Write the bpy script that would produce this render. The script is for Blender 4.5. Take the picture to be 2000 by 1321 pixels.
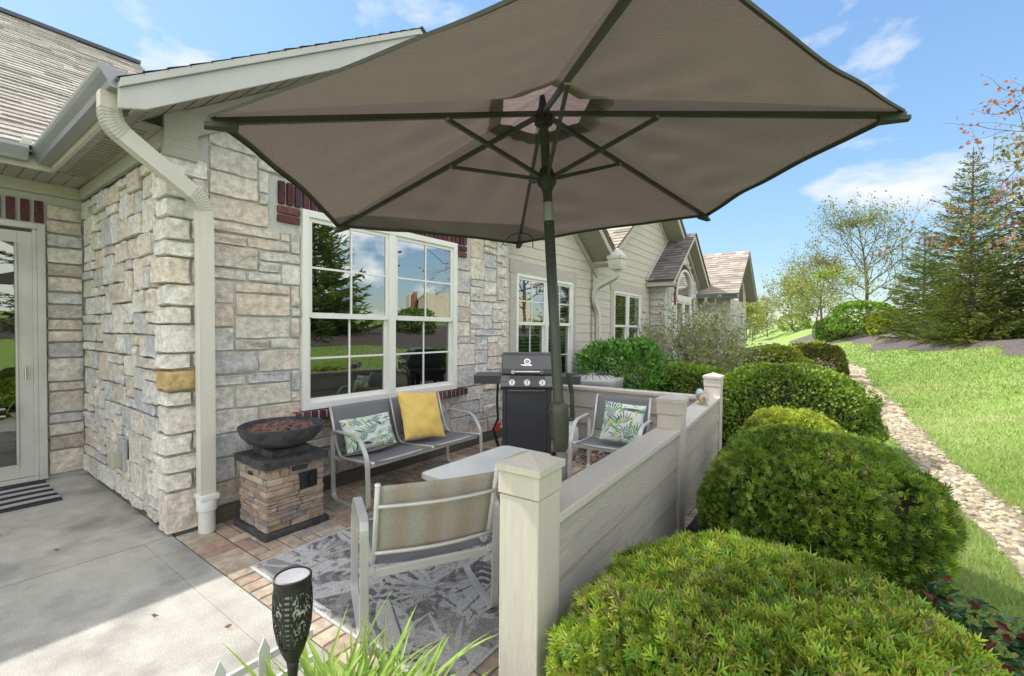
import bpy, math, random
import numpy as np
from mathutils import Matrix, Vector
for _o in list(bpy.data.objects): bpy.data.objects.remove(_o)
SC = bpy.context.scene; COL = SC.collection
rad = math.radians
# ------------------------------------------------------------------ camera, sky, sun, exposure
th, pitch, roll = rad(36.25), rad(-1.06), rad(0.43)
F0 = Vector((-math.sin(th), math.cos(th), 0)); R0 = Vector((math.cos(th), math.sin(th), 0)); U0 = Vector((0, 0, 1))
Fw = F0*math.cos(pitch)+U0*math.sin(pitch); Up = U0*math.cos(pitch)-F0*math.sin(pitch)
Rt, Up = R0*math.cos(roll)+Up*math.sin(roll), Up*math.cos(roll)-R0*math.sin(roll)
cd = bpy.data.cameras.new('camera'); cam = bpy.data.objects.new('camera', cd); COL.objects.link(cam)
M = Matrix((Rt, Up, -Fw)).transposed().to_4x4(); M.translation = (0, 0, 1.5); cam.matrix_world = M
cd.sensor_width = 36; cd.lens = 16.0; cd.clip_start = 0.05; cd.clip_end = 2000; SC.camera = cam
SC.view_settings.view_transform = 'Standard'; SC.view_settings.look = 'None'; SC.view_settings.gamma = 1
SC.view_settings.exposure = 1.04
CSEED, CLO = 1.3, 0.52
SUN_TO = Vector((-0.847, -0.21, 1.0)).normalized()
W = bpy.data.worlds.new('World'); SC.world = W; W.use_nodes = True
nt = W.node_tree; nt.nodes.clear()
def N(t, **kw):
    n = nt.nodes.new(t)
    for k, v in kw.items(): setattr(n, k, v)
    return n
def L(a, b): nt.links.new(a, b)
sky = N('ShaderNodeTexSky', sky_type='NISHITA', sun_disc=False)
sky.sun_elevation = math.asin(SUN_TO.z); sky.sun_rotation = math.atan2(SUN_TO.x, SUN_TO.y); sky.air_density = 1.0; sky.dust_density = 0.3; sky.ozone_density = 1.6
tc = N('ShaderNodeTexCoord'); sep = N('ShaderNodeSeparateXYZ'); L(tc.outputs['Generated'], sep.inputs[0])
mx = N('ShaderNodeMath', operation='MAXIMUM'); L(sep.outputs['Z'], mx.inputs[0]); mx.inputs[1].default_value = 0.0
ad = N('ShaderNodeMath', operation='ADD'); L(mx.outputs[0], ad.inputs[0]); ad.inputs[1].default_value = 0.16
dx = N('ShaderNodeMath', operation='DIVIDE'); L(sep.outputs['X'], dx.inputs[0]); L(ad.outputs[0], dx.inputs[1])
dy = N('ShaderNodeMath', operation='DIVIDE'); L(sep.outputs['Y'], dy.inputs[0]); L(ad.outputs[0], dy.inputs[1])
cmb = N('ShaderNodeCombineXYZ'); L(dx.outputs[0], cmb.inputs[0]); L(dy.outputs[0], cmb.inputs[1]); cmb.inputs[2].default_value = CSEED
no = N('ShaderNodeTexNoise'); mpc = N('ShaderNodeMapping'); L(tc.outputs['Generated'], mpc.inputs[0]); mpc.inputs['Scale'].default_value = (1, 1, 2.1); mpc.inputs['Location'].default_value = (CSEED, CSEED*.7, 0)
L(mpc.outputs[0], no.inputs['Vector']); no.inputs['Scale'].default_value = 3.6; no.inputs['Detail'].default_value = 8; no.inputs['Roughness'].default_value = 0.55; no.inputs['Distortion'].default_value = 0.1
cr = N('ShaderNodeValToRGB'); L(no.outputs['Fac'], cr.inputs[0]); cr.color_ramp.elements[0].position = 0.0; cr.color_ramp.elements[1].position = 1.0
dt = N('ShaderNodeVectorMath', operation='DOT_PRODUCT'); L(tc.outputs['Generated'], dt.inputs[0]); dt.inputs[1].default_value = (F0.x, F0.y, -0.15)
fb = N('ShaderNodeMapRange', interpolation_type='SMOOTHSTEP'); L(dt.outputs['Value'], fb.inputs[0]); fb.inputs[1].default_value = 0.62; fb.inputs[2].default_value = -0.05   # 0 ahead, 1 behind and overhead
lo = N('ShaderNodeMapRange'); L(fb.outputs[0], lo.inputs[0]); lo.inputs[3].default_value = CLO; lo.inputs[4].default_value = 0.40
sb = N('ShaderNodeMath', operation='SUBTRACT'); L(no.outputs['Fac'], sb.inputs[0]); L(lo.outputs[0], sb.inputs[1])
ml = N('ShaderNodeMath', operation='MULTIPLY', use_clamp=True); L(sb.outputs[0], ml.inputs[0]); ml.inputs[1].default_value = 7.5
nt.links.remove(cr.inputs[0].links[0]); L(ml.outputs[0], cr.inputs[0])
cb = N('ShaderNodeMix', data_type='RGBA'); L(fb.outputs[0], cb.inputs[0]); cb.inputs[6].default_value = (3.5, 3.58, 3.8, 1); cb.inputs[7].default_value = (9.0, 8.7, 8.2, 1)  # unseen clouds behind and overhead added thicker and brighter, to fill the shade
hs = N('ShaderNodeHueSaturation'); bw = N('ShaderNodeRGBToBW'); L(sky.outputs[0], bw.inputs[0])          # soft knee on the bright horizon of the sky model
kn = N('ShaderNodeMath', operation='MULTIPLY_ADD'); L(bw.outputs[0], kn.inputs[0]); kn.inputs[1].default_value = 0.30; kn.inputs[2].default_value = 1.0
gn = N('ShaderNodeMath', operation='DIVIDE'); gn.inputs[0].default_value = 1.6; L(kn.outputs[0], gn.inputs[1])
vs_ = N('ShaderNodeVectorMath', operation='SCALE'); L(sky.outputs[0], vs_.inputs[0]); L(gn.outputs[0], vs_.inputs['Scale']); L(vs_.outputs[0], hs.inputs['Color']); hs.inputs['Hue'].default_value = 0.494; hs.inputs['Saturation'].default_value = 1.06; hs.inputs['Value'].default_value = 0.92
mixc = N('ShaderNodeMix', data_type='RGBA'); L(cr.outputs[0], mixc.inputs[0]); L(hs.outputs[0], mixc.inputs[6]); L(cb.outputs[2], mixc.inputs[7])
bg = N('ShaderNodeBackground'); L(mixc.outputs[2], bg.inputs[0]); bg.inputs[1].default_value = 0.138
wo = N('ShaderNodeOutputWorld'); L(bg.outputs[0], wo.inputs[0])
sd = bpy.data.lights.new('sun', 'SUN'); sun = bpy.data.objects.new('sun', sd); COL.objects.link(sun)
sd.energy = 2.7; sd.angle = rad(0.53); sd.color = (1.0, 0.95, 0.86)
sun.rotation_euler = (-SUN_TO).to_track_quat('-Z', 'Y').to_euler(); sun.location = (-20, -5, 25)

# ------------------------------------------------------------------ helpers
rng = np.random.default_rng(7)
def material(name, color=(.5, .5, .5), rough=.7, c2=None, scale=8., detail=6, stretch=(1, 1, 1), bump=0., bscale=None, metal=0., attr=None, transl=0., tcol=None, spec=.4, contrast=(.35, .65), attrmix=None, coat=0., c3=None, c3scale=2., c3pos=(.55, .7), grain=0., gscale=260.):
    m = bpy.data.materials.new(name); m.use_nodes = True; t = m.node_tree; t.nodes.clear()
    def n(k): return t.nodes.new(k)
    out = n('ShaderNodeOutputMaterial'); p = n('ShaderNodeBsdfPrincipled')
    p.inputs['Roughness'].default_value = rough; p.inputs['Metallic'].default_value = metal; p.inputs['Specular IOR Level'].default_value = spec; p.inputs['Coat Weight'].default_value = coat
    co = n('ShaderNodeTexCoord'); mp = n('ShaderNodeMapping'); t.links.new(co.outputs['Object'], mp.inputs[0]); mp.inputs['Scale'].default_value = stretch
    def noise(sc, det=detail, ro=.6):
        z = n('ShaderNodeTexNoise'); t.links.new(mp.outputs[0], z.inputs['Vector']); z.inputs['Scale'].default_value = sc; z.inputs['Detail'].default_value = det; z.inputs['Roughness'].default_value = ro; return z
    def mixrgb(fac, a, b, mode='MIX'):
        x = n('ShaderNodeMix'); x.data_type = 'RGBA'; x.blend_type = mode
        for s, v in ((0, fac), (6, a), (7, b)):
            if isinstance(v, (float, int)): x.inputs[s].default_value = v
            elif isinstance(v, tuple): x.inputs[s].default_value = (*v, 1)
            else: t.links.new(v, x.inputs[s])
        return x.outputs[2]
    def ramp(src, lo, hi):
        r = n('ShaderNodeMapRange'); t.links.new(src, r.inputs[0]); r.inputs[1].default_value = lo; r.inputs[2].default_value = hi; return r.outputs[0]
    c = color
    if attr:
        a = n('ShaderNodeVertexColor'); a.layer_name = attr; c = a.outputs[0]
        if c2: c = mixrgb(1., c, mixrgb(ramp(noise(scale).outputs[0], *contrast), color, c2), 'MULTIPLY')
    elif c2: c = mixrgb(ramp(noise(scale).outputs[0], *contrast), color, c2)
    if c3: c = mixrgb(ramp(noise(c3scale, 4).outputs[0], *c3pos), c, c3)
    if grain: c = mixrgb(1., c, mixrgb(ramp(noise(gscale, 2, .8).outputs[0], .35, .65), (1-grain,)*3, (1+grain,)*3), 'MULTIPLY')
    if isinstance(c, tuple): p.inputs['Base Color'].default_value = (*c, 1)
    else: t.links.new(c, p.inputs['Base Color'])
    if bump:
        b = n('ShaderNodeBump'); b.inputs['Strength'].default_value = bump; b.inputs['Distance'].default_value = .02
        t.links.new(noise(bscale or scale*3, 8, .65).outputs[0], b.inputs['Height']); t.links.new(b.outputs[0], p.inputs['Normal'])
    sh = p.outputs[0]
    if transl:
        tr = n('ShaderNodeBsdfTranslucent'); ms = n('ShaderNodeMixShader'); ms.inputs[0].default_value = transl
        tc_ = tcol if tcol is not None else c
        if isinstance(tc_, tuple): tr.inputs[0].default_value = (*tc_, 1)
        else: t.links.new(tc_, tr.inputs[0])
        t.links.new(sh, ms.inputs[1]); t.links.new(tr.outputs[0], ms.inputs[2]); sh = ms.outputs[0]
    t.links.new(sh, out.inputs[0]); return m
class MB:
    def __init__(s): s.v = []; s.f = []; s.c = []; s.uv = []; s.n = 0
    def add(s, v, f, col=None):
        v = np.asarray(v, float).reshape(-1, 3); s.v.append(v)
        s.f += [tuple(int(i)+s.n for i in q) for q in f]
        if col is None: col = (.5, .5, .5)
        col = np.asarray(col, float); s.c.append(np.broadcast_to(col, (len(v), 3)) if col.ndim == 1 else col)
        s.n += len(v)
    def box(s, x0, x1, y0, y1, z0, z1, col=None):
        s.add([(x0, y0, z0), (x1, y0, z0), (x1, y1, z0), (x0, y1, z0), (x0, y0, z1), (x1, y0, z1), (x1, y1, z1), (x0, y1, z1)],
              [(0, 3, 2, 1), (4, 5, 6, 7), (0, 1, 5, 4), (1, 2, 6, 5), (2, 3, 7, 6), (3, 0, 4, 7)], col)
    def prism(s, pts, vec, col=None):
        p = np.asarray(pts, float); k = len(p); q = p+np.asarray(vec, float)
        s.add(np.vstack([p, q]), [tuple(range(k))[::-1], tuple(range(k, 2*k))]+[(i, (i+1) % k, k+(i+1) % k, k+i) for i in range(k)], col)
    def sweep(s, path, prof, up=(0, 0, 1), closed=False, cap=True, col=None, scl=None):
        P = [Vector(p) for p in path]; k = len(prof); n = len(P); up = Vector(up); vs = []
        for i in range(n):
            if closed: t = (P[(i+1) % n]-P[i-1])
            else: t = P[min(i+1, n-1)]-P[max(i-1, 0)]
            t.normalize(); a = t.cross(up)
            if a.length < 1e-4: a = t.cross(Vector((1, 0.01, 0)))
            a.normalize(); b = a.cross(t); sc = 1 if scl is None else scl[i]
            # mitre correction
            if 0 < i < n-1 or closed:
                d1 = (P[i]-P[i-1]).normalized(); cs = max(.5, d1.dot(t))
            else: cs = 1
            for (u, w) in prof: vs.append(P[i]+a*(u*sc)+b*(w*sc))
        f = []; m = n if closed else n-1
        for i in range(m):
            j = (i+1) % n
            for q in range(k): f.append((i*k+q, i*k+(q+1) % k, j*k+(q+1) % k, j*k+q))
        if cap and not closed: f += [tuple(range(k))[::-1], tuple((n-1)*k+q for q in range(k))]
        s.add([tuple(x) for x in vs], f, col)
    def tube(s, path, r, k=10, col=None, closed=False, up=(0, 0, 1)):
        prof = [(math.cos(2*math.pi*i/k), math.sin(2*math.pi*i/k)) for i in range(k)]
        scl = [r]*len(path) if not hasattr(r, '__len__') else list(r)
        s.sweep(path, prof, up, closed=closed, col=col, scl=scl)
    def lathe(s, prof, c=(0, 0, 0), k=24, col=None):
        v = []; f = []; n = len(prof)
        for (r, z) in prof:
            for i in range(k):
                a = 2*math.pi*i/k; v.append((c[0]+r*math.cos(a), c[1]+r*math.sin(a), c[2]+z))
        for j in range(n-1):
            for i in range(k): f.append((j*k+i, j*k+(i+1) % k, (j+1)*k+(i+1) % k, (j+1)*k+i))
        f += [tuple(range(k))[::-1], tuple((n-1)*k+i for i in range(k))]
        s.add(v, f, col)
    def grid(s, pts, col=None, wrap=False):
        p = np.asarray(pts, float); a, b = p.shape[:2]
        f = [(i*b+j, i*b+j+1, (i+1)*b+j+1, (i+1)*b+j) for i in range(a-1) for j in range(b-1)]
        s.add(p.reshape(-1, 3), f, None if col is None else np.asarray(col).reshape(-1, 3) if np.ndim(col) == 3 else col)
    def xf(s, mat):
        m = np.array(mat); s.v = [v@m[:3, :3].T+m[:3, 3] for v in s.v]; return s
    def build(s, name, mat, parent=None, world=False, smooth=False, bevel=0., angle=None):
        v = np.vstack(s.v)
        if world and parent is not None:
            off = np.zeros(3); q = parent
            while q is not None: off += np.array(q.location); q = q.parent
            v = v-off
        me = bpy.data.meshes.new(name); me.from_pydata(v.tolist(), [], s.f); me.update()
        ca = me.color_attributes.new('Col', 'FLOAT_COLOR', 'POINT'); c = np.ones((len(v), 4), np.float32); c[:, :3] = np.vstack(s.c); ca.data.foreach_set('color', c.ravel())
        o = bpy.data.objects.new(name, me); COL.objects.link(o); me.materials.append(mat)
        if smooth or angle: me.polygons.foreach_set('use_smooth', [True]*len(me.polygons))
        if angle and not bevel:
            me.set_sharp_from_angle(angle=rad(angle))
        if bevel:
            b = o.modifiers.new('bevel', 'BEVEL'); b.width = bevel; b.segments = 2; b.limit_method = 'ANGLE'; b.angle_limit = rad(40)
        if parent is not None: o.parent = parent
        return o
def fast_mesh(name, v, nper, cols, mat, parent=None, world=True, smooth=False):
    """v: (n*nper,3) all faces with nper own corners"""
    v = np.asarray(v, np.float32).reshape(-1, 3)
    if world and parent is not None: v = v-np.array(parent.location, np.float32)
    n = len(v)//nper; me = bpy.data.meshes.new(name); me.vertices.add(len(v)); me.vertices.foreach_set('co', v.ravel())
    me.loops.add(len(v)); me.loops.foreach_set('vertex_index', np.arange(len(v), dtype=np.int32))
    me.polygons.add(n); me.polygons.foreach_set('loop_start', np.arange(0, len(v), nper, dtype=np.int32))
    me.update(calc_edges=True); me.validate()
    ca = me.color_attributes.new('Col', 'FLOAT_COLOR', 'POINT'); c = np.ones((len(v), 4), np.float32); c[:, :3] = np.asarray(cols).reshape(-1, 3); ca.data.foreach_set('color', c.ravel())
    o = bpy.data.objects.new(name, me); COL.objects.link(o); me.materials.append(mat)
    if parent is not None: o.parent = parent
    return o
def tag(o, label=None, cat=None, group=None, kind=None):
    for k, v in (('label', label), ('category', cat), ('group', group), ('kind', kind)):
        if v: o[k] = v
    return o
def thing(name, label, cat, loc=(0, 0, 0), rz=0., group=None):
    o = bpy.data.objects.new(name, None); COL.objects.link(o); o.location = loc; o.rotation_euler = (0, 0, rz); o.empty_display_size = .1
    return tag(o, label, cat, group)
def copy_tree(o, parent=None):
    c = o.copy(); COL.objects.link(c)
    if parent is not None: c.parent = parent
    for ch in list(o.children): copy_tree(ch, c)
    return c
def fillet(pts, r, n=5, closed=False):
    P = [Vector(p) for p in pts]; out = []; m = len(P)
    for i, p in enumerate(P):
        if not closed and i in (0, m-1): out.append(p); continue
        a = (P[i-1]-p); b = (P[(i+1) % m]-p); d = min(r, a.length*.45, b.length*.45); a.normalize(); b.normalize()
        A = p+a*d; B = p+b*d
        for k in range(n+1):
            t = k/n; out.append(A*(1-t)**2+p*(2*t*(1-t))+B*t*t)
    return out
def snoise(p, seed, f=1., oct=3):
    r = np.random.default_rng(seed); out = np.zeros(p.shape[:-1]); amp = 1.
    for o in range(oct):
        for _ in range(4):
            d = r.normal(size=3); out += amp*.35*np.sin(p@d*f*2.2+r.uniform(0, 6.28))
        f *= 2.1; amp *= .5
    return out
# ------------------------------------------------------------------ materials
M_mortar = material('mortar', (.52, .53, .515), .95, (.45, .46, .445), 30, bump=.4, bscale=120)
M_stone = material('ledge_stone', (.70, .70, .71), .92, (1.10, 1.09, 1.07), 20, attr='Col', bump=1.0, bscale=24, grain=.10, gscale=90)
M_brick = material('purple_brick', (.6, .6, .6), .8, (1.3, 1.2, 1.2), 30, attr='Col', bump=.4, bscale=90)
M_siding = material('lap_siding', (.58, .545, .475), .75, (.52, .49, .425), 5, stretch=(8, 1, 12), bump=.35, bscale=22)
M_trim = material('taupe_trim', (.56, .53, .48), .65, (.50, .475, .43), 6, stretch=(6, 1, 6), bump=.2, bscale=30)
M_rough = material('rough_sawn_board', (.55, .52, .47), .8, (.45, .425, .38), 5, stretch=(9, 1, 14), bump=.6, bscale=20)
M_alum = material('painted_aluminium', (.50, .495, .49), .4, (.45, .445, .44), 3, spec=.6)
M_gutter = material('grey_gutter', (.30, .31, .33), .28, (.26, .27, .29), 4, spec=.6, metal=.35)
M_soffit = material('vented_soffit', (.34, .31, .26), .7, (.30, .275, .23), 4)
M_dspout = material('beige_downspout', (.64, .61, .555), .4, (.58, .55, .50), 4, stretch=(1, 1, .3), spec=.5)
M_white = material('white_vinyl', (.78, .78, .76), .35, (.73, .73, .71), 3, spec=.5)
M_pvc = material('white_pvc', (.74, .75, .73), .3, (.66, .67, .64), 6)
M_doorf = material('grey_door_paint', (.54, .53, .51), .4, (.43, .42, .40), 3)
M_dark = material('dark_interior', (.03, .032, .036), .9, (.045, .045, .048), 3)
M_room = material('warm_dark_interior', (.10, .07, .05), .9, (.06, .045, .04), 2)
def shingle_mat(name, a, b, c):
    m = bpy.data.materials.new(name); m.use_nodes = True; t = m.node_tree; p = t.nodes['Principled BSDF']; p.inputs['Roughness'].default_value = .92
    at = t.nodes.new('ShaderNodeVertexColor'); at.layer_name = 'Col'
    co = t.nodes.new('ShaderNodeTexCoord'); nz = t.nodes.new('ShaderNodeTexNoise'); nz.inputs['Scale'].default_value = 60; nz.inputs['Detail'].default_value = 5
    t.links.new(co.outputs['Object'], nz.inputs['Vector'])
    r = t.nodes.new('ShaderNodeMapRange'); t.links.new(nz.outputs[0], r.inputs[0]); r.inputs[1].default_value = .3; r.inputs[2].default_value = .7; r.inputs[3].default_value = .7; r.inputs[4].default_value = 1.3
    x = t.nodes.new('ShaderNodeMix'); x.data_type = 'RGBA'; x.blend_type = 'MULTIPLY'; x.inputs[0].default_value = 1
    t.links.new(at.outputs[0], x.inputs[6]); t.links.new(r.outputs[0], x.inputs[7]); t.links.new(x.outputs[2], p.inputs['Base Color'])
    b = t.nodes.new('ShaderNodeBump'); b.inputs['Strength'].default_value = .5; b.inputs['Distance'].default_value = .01; t.links.new(nz.outputs[0], b.inputs['Height']); t.links.new(b.outputs[0], p.inputs['Normal'])
    return m
M_shingle = shingle_mat('asphalt_shingles', 0, 0, 0)
def glass_mat(name, refl, tint, tr):
    m = bpy.data.materials.new(name); m.use_nodes = True; t = m.node_tree; t.nodes.clear()
    out = t.nodes.new('ShaderNodeOutputMaterial'); g = t.nodes.new('ShaderNodeBsdfGlossy'); g.inputs['Roughness'].default_value = .004; g.inputs[0].default_value = (*tint, 1)
    tp = t.nodes.new('ShaderNodeBsdfTransparent'); tp.inputs[0].default_value = (tr, tr*1.03, tr, 1)
    fr = t.nodes.new('ShaderNodeFresnel'); fr.inputs[0].default_value = 1.5
    mr = t.nodes.new('ShaderNodeMapRange'); t.links.new(fr.outputs[0], mr.inputs[0]); mr.inputs[1].default_value = .03; mr.inputs[2].default_value = .5; mr.inputs[3].default_value = refl; mr.inputs[4].default_value = 1.
    co = t.nodes.new('ShaderNodeTexCoord'); nz = t.nodes.new('ShaderNodeTexNoise'); nz.inputs['Scale'].default_value = 1.3; nz.inputs['Detail'].default_value = 1; t.links.new(co.outputs['Object'], nz.inputs['Vector'])
    b = t.nodes.new('ShaderNodeBump'); b.inputs['Strength'].default_value = .05; b.inputs['Distance'].default_value = .03; t.links.new(nz.outputs[0], b.inputs['Height']); t.links.new(b.outputs[0], g.inputs['Normal'])
    ms = t.nodes.new('ShaderNodeMixShader'); t.links.new(mr.outputs[0], ms.inputs[0]); t.links.new(tp.outputs[0], ms.inputs[1]); t.links.new(g.outputs[0], ms.inputs[2]); t.links.new(ms.outputs[0], out.inputs[0])
    return m
M_glass = glass_mat('window_glass', .40, (.92, .95, .96), .7)
M_glasslo = glass_mat('screened_glass', .23, (.8, .86, .82), .55)
M_concrete = material('concrete', (.35, .34, .31), .92, (.47, .455, .42), 5.5, detail=10, bump=.35, bscale=90, c3=(.20, .195, .185), c3scale=1.5, c3pos=(.5, .72), contrast=(.3, .7), grain=.16, gscale=150)
M_paver = material('clay_paver', (.75, .75, .75), .92, (1.2, 1.18, 1.15), 16, attr='Col', bump=.45, bscale=110)
M_sand = material('joint_sand', (.10, .09, .08), .95, (.16, .14, .12), 60, bump=.4)
M_mulch = material('bark_mulch', (.030, .025, .026), .95, (.075, .062, .060), 34, bump=1., bscale=70, detail=8)
M_mulchf = material('grey_mulch', (.085, .068, .068), .95, (.16, .135, .13), 9, detail=10, bump=1., bscale=40, c3=(.17, .10, .075), c3scale=.35, c3pos=(.6, .7))
M_fence = material('fence_board', (.565, .53, .47), .75, (.49, .46, .405), 6, stretch=(8, 1, 12), bump=.6, bscale=20, c3=(.36, .35, .30), c3scale=2.2, c3pos=(.56, .8), grain=.06)
M_post = material('fence_post_paint', (.63, .585, .525), .7, (.57, .53, .475), 6, stretch=(10, 10, .7), bump=.35, bscale=20)
M_green = material('olive_metal', (.045, .05, .042), .4, (.06, .065, .055), 5, metal=.2, spec=.6)
M_sleeve = material('grey_sleeve', (.25, .27, .26), .35, (.3, .32, .31), 5, metal=.5)
M_canvas = material('umbrella_canvas', (.045, .045, .038), .85, (.030, .031, .027), 7, detail=10, bump=.5, bscale=140, transl=.36, tcol=(.108, .083, .077))
M_vent = material('vent_canvas', (.06, .055, .05), .85, (.05, .046, .042), 9, bump=.4, bscale=140, transl=.5, tcol=(.19, .145, .14))
for _m in (M_canvas, M_vent):
    _p = [n for n in _m.node_tree.nodes if n.type == 'BSDF_PRINCIPLED'][0]; _p.inputs['Sheen Weight'].default_value = .75; _p.inputs['Sheen Roughness'].default_value = .38; _p.inputs['Sheen Tint'].default_value = (1, .86, .84, 1)
M_strap = material('olive_strap', (.05, .052, .04), .9, (.06, .06, .05), 50)
M_steel = material('champagne_metal', (.58, .58, .57), .38, (.52, .52, .51), 5, metal=.25, spec=.6)
M_sling = material('grey_sling', (.27, .27, .29), .75, (.24, .24, .26), 90, bump=.2, bscale=400, transl=.25, tcol=(.30, .25, .21))
M_print = material('printed_cotton', (1, 1, 1), .9, (.93, .93, .93), 60, attr='Col', bump=.15, bscale=220)
M_yellow = material('mustard_cotton', (.78, .56, .16), .85, (.70, .49, .13), 6, bump=.35, bscale=8)
M_rug = material('woven_rug', (1, 1, 1), .95, (.75, .74, .72), 160, attr='Col', bump=.5, bscale=220, grain=.22, gscale=240)
M_tglass = material('frosted_white_glass', (.82, .85, .85), .2, (.78, .81, .81), 2, spec=.6, coat=.5)
M_lid = material('charcoal_enamel', (.085, .085, .095), .3, (.07, .07, .08), 8, spec=.6)
M_grill = material('black_enamel', (.036, .038, .050), .34, (.045, .047, .058), 8, spec=.5)
M_chrome = material('chrome', (.55, .55, .55), .22, (.7, .7, .7), 5, metal=1.)
M_label = material('label_print', (.42, .42, .44), .6, (.34, .34, .36), 40)
M_red = material('red_plastic', (.55, .03, .015), .4, (.48, .03, .02), 5)
M_black = material('black_plastic', (.012, .012, .014), .45, (.02, .02, .022), 6)
M_tank = material('white_tank_paint', (.66, .66, .64), .35, (.6, .6, .58), 4)
M_bowl = material('charcoal_concrete', (.028, .029, .033), .8, (.075, .075, .08), 12, bump=.4, bscale=60)
M_lava = material('lava_rock', (.11, .05, .045), .95, (.27, .16, .14), 24, bump=1., bscale=60)
M_pit = material('stacked_stone_cast', (.75, .75, .75), .9, (1.15, 1.12, 1.1), 14, attr='Col', bump=.6, bscale=55)
M_leaf = material('leaf', (.85, .85, .85), .55, (1.15, 1.15, 1.15), 3, attr='Col', transl=.35)
M_needle = material('needle', (.85, .85, .85), .6, (1.15, 1.15, 1.15), 3, attr='Col', transl=.22)
M_gleaf = material('glossy_leaf', (.85, .85, .85), .35, (1.15, 1.15, 1.15), 3, attr='Col', transl=.3, spec=.5)
M_bark = material('bark', (.085, .07, .058), .95, (.14, .115, .095), 14, stretch=(1, 1, .2), bump=.8, bscale=30)
M_twig = material('pale_twig', (.34, .30, .26), .9, (.20, .17, .15), 14)
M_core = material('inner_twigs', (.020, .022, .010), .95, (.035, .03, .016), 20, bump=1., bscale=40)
M_lawn = material('lawn_soil_and_thatch', (.20, .32, .06), .95, (.27, .36, .10), 1.7, detail=10, bump=.6, bscale=60, c3=(.34, .36, .16), c3scale=.55, c3pos=(.52, .74))
M_grass = material('grass_blade', (.9, .9, .9), .6, (1.1, 1.1, 1.1), 2, attr='Col', transl=.4)
M_pebble = material('river_stone', (.8, .8, .8), .8, (1.15, 1.13, 1.1), 20, attr='Col', bump=.25, bscale=60)
M_ac = material('grey_enamel', (.42, .42, .41), .45, (.38, .38, .37), 5)
M_blind = material('blind_slat', (.62, .62, .58), .6, (.57, .57, .53), 3)
# ------------------------------------------------------------------ terrain
def xc(y):
    return np.interp(y, [-30, 0, 3.4, 4.65, 5.4, 7.2, 13, 17.4, 23.5, 40, 60, 95, 160], [1.2, 1.2, 1.14, 1.08, 1.0, .83, .63, .38, .36, -1.9, -6.3, -13.5, -30])
def terr(x, y):
    off = np.asarray(x, float)-xc(y)-.35
    o = np.clip(off, 0, None)
    h = np.where(o < 4, .325*o, 1.3+.10*(o-4)); h = h-.12*(1-np.exp(-o*2.))
    h = np.maximum(h, 0)
    h = np.minimum(h, 2.1)+.018*np.clip(np.asarray(y)-30, 0, 60)*np.clip(o/6, 0, 1.6)
    return h+.02*np.sin(np.asarray(x)*1.3+1)*np.sin(np.asarray(y)*.9)*np.clip(o, 0, 1)
xs = np.concatenate([np.linspace(-220, -30, 16), np.linspace(-28, -5, 12), np.linspace(-4.5, -.5, 20), np.linspace(-.4, 3, 70), np.linspace(3.1, 16, 60), np.linspace(17, 60, 18), np.linspace(70, 260, 10)])
ys = np.concatenate([np.linspace(-120, -12, 10), np.linspace(-10, 40, 130), np.linspace(41, 120, 60), np.linspace(130, 420, 14)])
X, Y = np.meshgrid(xs, ys, indexing='ij')
m = MB(); m.grid(np.stack([X, Y, terr(X, Y)-.012], -1))
tag(m.build('lawn', M_lawn, smooth=True), kind='structure')
# ------------------------------------------------------------------ ground surfaces
m = MB()
def slab(x0, x1, y0, y1): m.box(x0, x1, y0, y1, -.10, .0)
slab(-3.876, -1.86, -3.5, 1.0145); slab(-6.3, -3.888, -3.5, 1.19); slab(-3.876, -1.86, 1.0155, 1.178)
slab(-1.855, -.9, -3.5, .45)
tag(m.build('concrete_patio', M_concrete, bevel=.004), kind='structure')
# clay pavers, 90 degree herringbone with a header row along the concrete
m = MB(); PC = np.array([(.46, .36, .275), (.41, .315, .245), (.48, .39, .30), (.38, .31, .255), (.44, .365, .295), (.50, .41, .325), (.39, .27, .22), (.36, .32, .28)])
def pav(x0, x1, y0, y1):
    x0 = max(x0, -3.85); x1 = min(x1, -.955); y0 = max(y0, 1.184); y1 = min(y1, 5.25)
    if x1-x0 < .02 or y1-y0 < .02: return
    g = .0032; c = PC[rng.integers(len(PC))]*rng.uniform(.8, 1.15); z = rng.uniform(-.0015, .0015)
    e = .006
    m.add([(x0+g, y0+g, z-.007), (x1-g, y0+g, z-.007), (x1-g, y1-g, z-.007), (x0+g, y1-g, z-.007), (x0+g+e, y0+g+e, z), (x1-g-e, y0+g+e, z), (x1-g-e, y1-g-e, z), (x0+g+e, y1-g-e, z)],
          [(4, 5, 6, 7), (0, 1, 5, 4), (1, 2, 6, 5), (2, 3, 7, 6), (3, 0, 4, 7)], c)
a = .105
for i in range(29): pav(-3.85+i*a, -3.85+(i+1)*a, 1.184, 1.394)
for i in range(-45, 60):
    for j in range(-30, 60):
        # unit cell of 90-degree herringbone
        k = (i-j) % 4
        bx = -3.85+i*a; by = 1.396+j*a
        if by+2*a < 1.39 or by > 5.3 or bx+2*a < -3.86 or bx > -.8: continue
        if k == 0: pav(bx, bx+2*a, max(by, 1.396), by+a)
        elif k == 2: pav(bx, bx+a, max(by-a, 1.396), by+a)
tag(m.build('paver_patio', M_paver), kind='structure')
m = MB(); m.box(-3.86, -.955, 1.179, 5.28, -.12, -.006); tag(m.build('paver_bedding', M_sand), kind='structure')
m = MB()
yy = np.linspace(.45, 24, 48)
m.grid(np.stack([np.stack([np.where(np.full(6, k < 1) & (np.arange(6) < 0), 0, np.linspace(-1.85 if y < 1.2 else (-.955 if y < 5.3 else -4.0), (.42 if y < 6 else xc(y)-.42-.12*np.sin(y*1.7)), 6)), np.full(6, y), np.full(6, -.0055)], -1) for k, y in enumerate(yy)]))
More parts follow.
